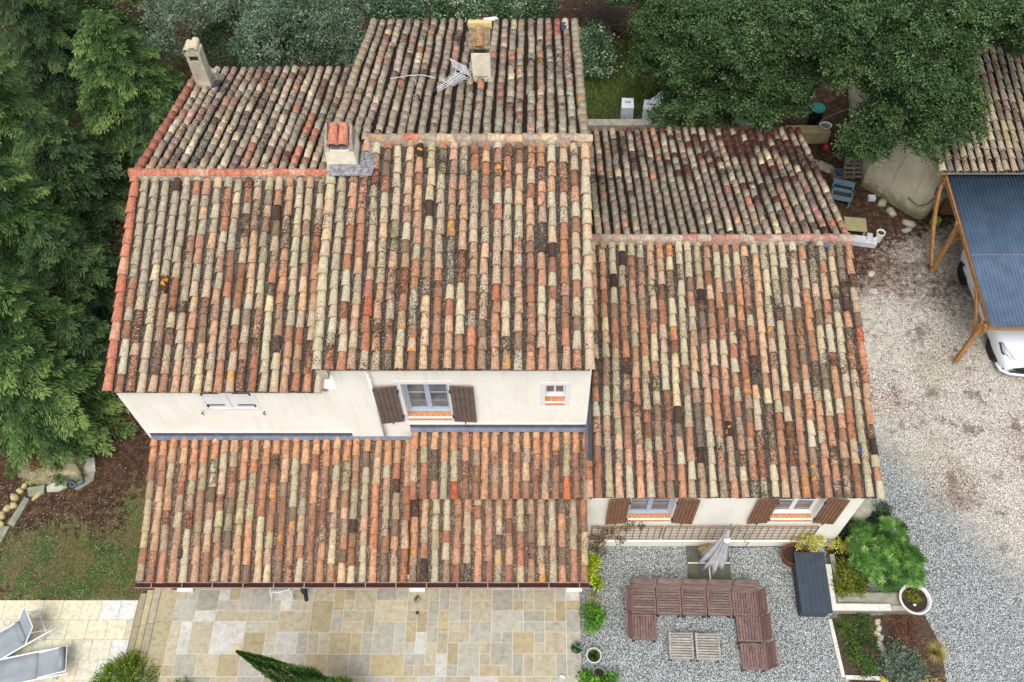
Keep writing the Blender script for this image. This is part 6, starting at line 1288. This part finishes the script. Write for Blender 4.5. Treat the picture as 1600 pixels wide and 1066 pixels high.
he = at(88, 981, -.28); ang = R(35); l1 = lounger('sun lounger at the left edge with raised backrest', (he[0] - 2.0 * math.cos(ang) - .33 * math.sin(ang) - .02, he[1] - 2.0 * math.sin(ang) + .33 * math.cos(ang), -.6), ang, R(52))
he = at(109, 1030, -.28); ang = R(12); lounger('flat sun lounger at the bottom left edge', (he[0] - 2.0 * math.cos(ang), he[1] - 2.0 * math.sin(ang), -.6), ang, R(8))
# stones at the head of the steps
M_DRYW = simple('dry_stone', lin(160, 154, 140), lin(108, 102, 90), 6, .95, .7)
t = thing('dry_stone_wall', 'short dry stone wall at the top of the steps under the gutter', 'stone wall', (-9.2, 7.5, -.6)); mb = MB()
for i in range(7): rockmesh(mb, -9.42 + i * .17, 7.42 + .03 * (i % 2), -.42 + .07 * i * .5, .11, .12, .16, i + 130, i)
for i in range(6): rockmesh(mb, -9.3 + i * .17, 7.62, -.3 + .05 * i, .11, .14, .2, i + 140, i)
mb.build('stones', M_DRYW, t, smooth=True)
# ------------------------------------------------------------------ UNDER THE PORCH: CHAIR AND PERSON
t = thing('garden_chair', 'white metal chair mostly hidden under the porch gutter', 'chair', (-6.16, 7.30, .1), R(6)); 
for sx in (-1, 1):
    for (y0, y1) in ((-.30, -.20), (.28, .20)): mb = MB(); mb.tube([(sx * .27, y0 - .02, 0), (sx * .22, y1, .44)], .014, 8); mb.build('leg', M_ALU, t, smooth=True)
mb = MB(); mb.tube([(-.22, -.22, .43), (0, -.26, .44), (.22, -.22, .43), (.22, .2, .43), (-.22, .2, .43), (-.22, -.22, .43)], .013, 8); mb.build('seat_frame', M_ALU, t, smooth=True); mb = MB(); mb.box(-.21, .21, -.2, .19, .435, .45); mb.build('seat', M_TEX, t)
mb = MB(); mb.tube([(-.22, .2, .44), (-.21, .27, .86), (.21, .27, .86), (.22, .2, .44)], .013, 8); mb.box(-.2, .2, .24, .25, .55, .84); mb.build('backrest', M_ALU, t)
def skin_obj(name, pts, edges, rad, mat, parent, root=0, sub=2):
    me = bpy.data.meshes.new(name); me.from_pydata([tuple(p) for p in pts], edges, []); o = bpy.data.objects.new(name, me); link(o); o.parent = parent
    sk = o.modifiers.new('skin', 'SKIN'); sk.use_smooth_shade = True; lay = me.skin_vertices[0] if me.skin_vertices else None
    if lay is None:
        bpy.context.view_layer.objects.active = o; lay = me.skin_vertices.new() if hasattr(me.skin_vertices, 'new') else None
    if lay:
        for i, r in enumerate(rad): lay.data[i].radius = (r, r); lay.data[i].use_root = (i == root)
    ss = o.modifiers.new('sub', 'SUBSURF'); ss.levels = sub; ss.render_levels = sub; me.materials.append(mat); return o
M_SKIN = simple('skin', lin(206, 160, 134), lin(196, 148, 122), 5, .6, .05); M_NAVY = simple('navy_denim', lin(50, 64, 92), lin(36, 48, 72), 8, .9, .3, 60); M_SHOE = simple('black_shoe', lin(34, 38, 50), lin(24, 26, 36), 8, .7, .1); M_SHIRT = simple('grey_shirt', lin(110, 114, 120), lin(90, 94, 100), 6, .9, .2); M_HAIR = simple('brown_hair', lin(70, 52, 40), lin(46, 34, 26), 30, .7, .3)
t = thing('person', 'person in navy trousers and dark shoes stepping out under the porch gutter', 'person', (-5.62, 7.55, .1), R(14))
P_ = [(0, 0, .93), (0, .01, 1.15), (0, .02, 1.38), (0, .0, 1.50), (-.10, 0, .90), (-.10, -.16, .50), (-.09, -.40, .09), (.10, 0, .90), (.11, .02, .50), (.12, .02, .09), (-.17, .01, 1.40), (-.24, .02, 1.12), (-.25, -.08, .88), (.17, .01, 1.40), (.24, .03, 1.12), (.25, -.06, .88)]
E_ = [(0, 1), (1, 2), (2, 3), (0, 4), (4, 5), (5, 6), (0, 7), (7, 8), (8, 9), (2, 10), (10, 11), (11, 12), (2, 13), (13, 14), (14, 15)]
r_ = [.13, .125, .12, .05, .09, .065, .045, .09, .065, .045, .055, .045, .03, .055, .045, .03]
# hands: palm + four fingers and a thumb each, roots continuous with the wrist
for sd, wi in ((-1, 12), (1, 15)):
    w = np.array(P_[wi]); k0 = len(P_); P_.append(tuple(w + [0, -.02, -.07])); r_.append(.028); E_.append((wi, k0))
    for f, (dx, l) in enumerate(((-.027, .068), (-.009, .078), (.009, .073), (.026, .058))):
        P_ += [tuple(w + [dx * sd, -.025, -.10]), tuple(w + [dx * 1.1 * sd, -.035, -.10 - l * .6]), tuple(w + [dx * 1.1 * sd, -.03 + .018, -.10 - l])]; r_ += [.0095, .0085, .007]; n0 = len(P_) - 3; E_ += [(k0, n0), (n0, n0 + 1), (n0 + 1, n0 + 2)]
    P_ += [tuple(w + [-.03 * sd, -.05, -.07]), tuple(w + [-.035 * sd, -.07, -.10])]; r_ += [.011, .008]; n0 = len(P_) - 2; E_ += [(k0, n0), (n0, n0 + 1)]
try:
    body = skin_obj('body', P_, E_, r_, M_SKIN, t)
except Exception as ex: print('skin', ex)
def limb(name, seqs, mat):
    mb = MB()
    for pts, rs in seqs: mb.tube(pts, rs, 14)
    o = mb.build(name, mat, t, smooth=True, rot=1); 
    return o
ORG[t.name] = (0, 0, 0)
limb('trousers', [([P_[4], (-.10, -.09, .70), P_[5], (-.095, -.29, .28), (-.09, -.38, .12)], [.115, .095, .082, .07, .068]), ([P_[7], (.11, .01, .70), P_[8], (.115, .02, .28), (.12, .02, .12)], [.115, .095, .082, .07, .068]), ([(0, 0, .84), (0, 0, .93), (0, .01, 1.02)], [.15, .16, .15])], M_NAVY)
limb('shirt', [([(0, .01, .98), (0, .01, 1.2), (0, .02, 1.38), (0, .01, 1.47)], [.155, .16, .165, .07]), ([P_[10], P_[11], (-.245, -.04, .98)], [.07, .056, .045]), ([P_[13], P_[14], (.245, -.02, .98)], [.07, .056, .045])], M_SHIRT)
for (fx, fy, a) in ((-.09, -.40, .1), (.12, .02, -.25)):
    mb = MB(); mb.hexa([(fx - .045, fy + .07, 0), (fx + .045, fy + .07, 0), (fx + .05 + a * .15, fy - .20, 0), (fx - .05 + a * .15, fy - .20, 0)], [(fx - .045, fy + .06, .11), (fx + .045, fy + .06, .11), (fx + .035 + a * .15, fy - .17, .055), (fx - .035 + a * .15, fy - .17, .055)]); o = mb.build('shoe', M_SHOE, t, rot=1); bevel(o, .025, 3)
mb = MB(); mb.lathe([(.001, 1.50), (.045, 1.51), (.068, 1.56), (.078, 1.62), (.076, 1.68), (.05, 1.735), (.001, 1.75)], 18, 0, -.01, 1, 1.18); mb.hexa([(-.012, -.095, 1.59), (.012, -.095, 1.59), (.008, -.08, 1.60), (-.008, -.08, 1.60)], [(-.006, -.10, 1.635), (.006, -.10, 1.635), (.004, -.085, 1.64), (-.004, -.085, 1.64)])
for s in (-1, 1): mb.tube([(s * .078, .0, 1.60), (s * .083, .0, 1.65)], .014, 6)
hd = mb.build('head', M_SKIN, t, smooth=True, rot=1); mb = MB(); mb.lathe([(.085, 1.63), (.086, 1.69), (.058, 1.748), (.001, 1.765)], 18, 0, .012, 1, 1.12); mb.build('hair', M_HAIR, t, smooth=True, rot=1)
# ------------------------------------------------------------------ ANTENNA + ROOF ODDMENTS
b0 = aty(741, 140, 17.0); ax = b0[0] - .02
t = thing('tv_antenna', 'silver tv antenna on the side of the tallest chimney', 'antenna', (ax - .2, 17.2, 7.8))
m0 = aty(727, 133, 17.1); m1 = aty(724, 112, 17.1); mx = m0[0]; zlo, zhi = m0[2], m1[2]
mb = MB(); mb.tube([(mx, 17.1, zlo - .1), (mx, 17.1, zhi + .12)], .02, 8); mb.build('mast', M_GREYMET, t, smooth=True)
for z_ in (zlo + .02, zhi - .05): mb = MB(); mb.bar((mx, 17.1, z_), (ax + .06, 17.1, z_), .05, .03); mb.bar((ax + .06, 16.99, z_), (b0[0] + .34, 16.99, z_ + .01), .012, .012); mb.build('bracket', M_GREYMET, t)
be = aty(680, 143, 16.2); bs = np.array([mx - .02, 17.05, zhi - .02]); bd = np.array(be) - bs; bl_ = np.linalg.norm(bd); bd /= bl_; side_ = unit(np.cross(bd, [0, 0, 1.]))
mb = MB()
for k in (-1, 0, 1): mb.tube([bs + side_ * .03 * k + np.array([0, 0, .05 * k]), bs + bd * bl_ + side_ * .035 * k + np.array([0, 0, .02 * k])], .009, 6)
mb.build('boom', M_ALU, t)
mb = MB()
for i in range(11): f = .08 + .5 * i / 11; c = bs + bd * bl_ * f; mb.tube([c - side_ * .17, c + side_ * .17], .005, 5)
mb.build('director_rods', M_ALU, t); mb = MB()
for sgn in (-1, 1):
    for i in range(8): c0 = bs + np.array([.0, -.0, .0]) - bd * (-.02 + .0 * i) + np.array([0, 0, sgn * (.05 + .05 * i)]) + bd * (.035 * i) * .6; mb.tube([c0 - side_ * .24, c0 + side_ * .24], .006, 5)
    for e in (-1, 1): mb.tube([bs + side_ * .22 * e, bs + side_ * .22 * e + np.array([0, 0, sgn * .40]) + bd * .15], .010, 5)
mb.build('reflector_grid', M_ALU, t); mb = MB(); mb.box(be[0] - .04, be[0] + .04, be[1] - .06, be[1] + .06, be[2] - .06, be[2] + .06); mb.build('end_cap', M_BLACKP, t)
mb = MB(); pts = [aty(738, 136, 16.9), aty(730, 146, 16.6), aty(712, 147, 16.6)]; mb.tube(pts, .007, 5); mb.tube([aty(680, 122, 16.9), aty(660, 117, 17.0), aty(640, 118, 17.0), aty(610, 123, 16.9)], .007, 5); tag(mb.build('antenna_cable', M_WHITE, None), 'thin pale cable running over the tallest back roof to the antenna', 'cable')
def roof_pt(px, py, ye, ze, yr, zr, h):
    d = _ray(px, py); k = (zr - ze) / (yr - ye); t_ = (ze + h - CH - k * ye) / (d[2] - k * d[1]); return d[0] * t_, d[1] * t_, CH + d[2] * t_
M_NAVYT = simple('navy_fragment', lin(54, 72, 104), lin(40, 56, 84), 6, .7, .2)
def frag(name, lab, px, py, S, size, mat, rz=0, cat='tile fragment'):
    p = roof_pt(px, py, *S); mb = MB(); w, l, h = size; k = (S[3] - S[1]) / (S[2] - S[0]); c, s = math.cos(rz), math.sin(rz)
    q = [(-w, -l), (w, -l * .9), (w * .9, l), (-w, l * .92)]; q = [(x * c - y * s, x * s + y * c) for x, y in q]
    mb.hexa([(p[0] + x, p[1] + y, p[2] + k * y) for x, y in q], [(p[0] + x * .92, p[1] + y * .92, p[2] + k * y + h) for x, y in q]); o = mb.build(name, mat, None); bevel(o, .008); tag(o, lab, cat)
FR, BKM, PO, BKR = (RYE, RZE, RYR, RZR, .10), (MYB, MZB, MYR, MZR, .10), (6.69, 2.54, 9.66, 3.55, .09), (RYB, RZB, RYR, RZR, .10)
frag('roof_fragment', 'navy blue tile fragment near the lower right of the right roof', 1343, 703, FR, (.05, .09, .03), M_NAVYT); frag('roof_fragment', 'black fragment wedged between tiles at the left of the porch roof', 282, 866, PO, (.05, .09, .05), M_BLACKP)
frag('roof_fragment', 'dark blue fragment by the top right corner of the tallest roof', 881, 42, BKM, (.07, .28, .04), M_NAVYT); frag('roof_fragment', 'white broken fragment at the top edge beside the tallest chimney', 767, 31, BKM, (.20, .10, .05), M_WHITE, .3); frag('roof_fragment', 'small red fragment beside the white one at the top of the tallest roof', 756, 27, BKM, (.08, .06, .08), M_TERRA)
frag('roof_fragment', 'small navy fragment low on the right side of the tallest back roof', 889, 151, BKM, (.05, .07, .03), M_NAVYT); frag('roof_fragment', 'blue metal offcut at the foot of the slot-topped chimney', 338, 133, (LYB, LZB, LYR, LZR, .10), (.05, .18, .03), M_NAVYT, -.3)
frag('roof_fragment', 'grey white crumpled flashing scrap near the end of the pink ridge', 1293, 384, FR, (.09, .06, .04), M_ZINC)
# needles heaped on the back right corner
S = BKR; n = 9000; C = []
for _ in range(n):
    px, py = random.gauss(1175, 62), random.gauss(213, 20)
    if px > 1243 or py < 197: continue
    C.append(roof_pt(px, py, *S[:4], random.uniform(.03, .075)))
C = np.array(C); L_NEED = leaf_mat('red_brown_needles', [(.1, lin(62, 32, 28)), (.5, lin(104, 54, 44)), (.9, lin(150, 104, 84))], .9, .05)
o = leaves('needle_litter', C, rn(len(C), 3) * [1, 1, .25], rn(len(C), 3) + [0, 0, 2], .05, .012, .5 + .2 * rn(len(C)), L_NEED, None); tag(o, kind='stuff')
# dark insects/debris on terrace
p = at(653, 930, .1); t = thing('dead_twig', 'dead brown twig on the terrace below the middle pillar', 'twig', p); mb = MB()
for k in range(14): a = random.uniform(-2.4, -.7); mb.tube([(p[0], p[1], .12), (p[0] + .1 * math.cos(a), p[1] + .1 * math.sin(a), .14), (p[0] + .2 * math.cos(a + .2), p[1] + .19 * math.sin(a + .2), .12)], [.005, .004, .002], 4)
mb.build('branches', M_BARK, t)
p = at(652, 958, .1); mb = MB(); rockmesh(mb, p[0], p[1], .115, .035, .05, .015, 4); tag(mb.build('dark_clump', M_METAL, None), 'small dark clump on the terrace below the dead twig', 'debris')
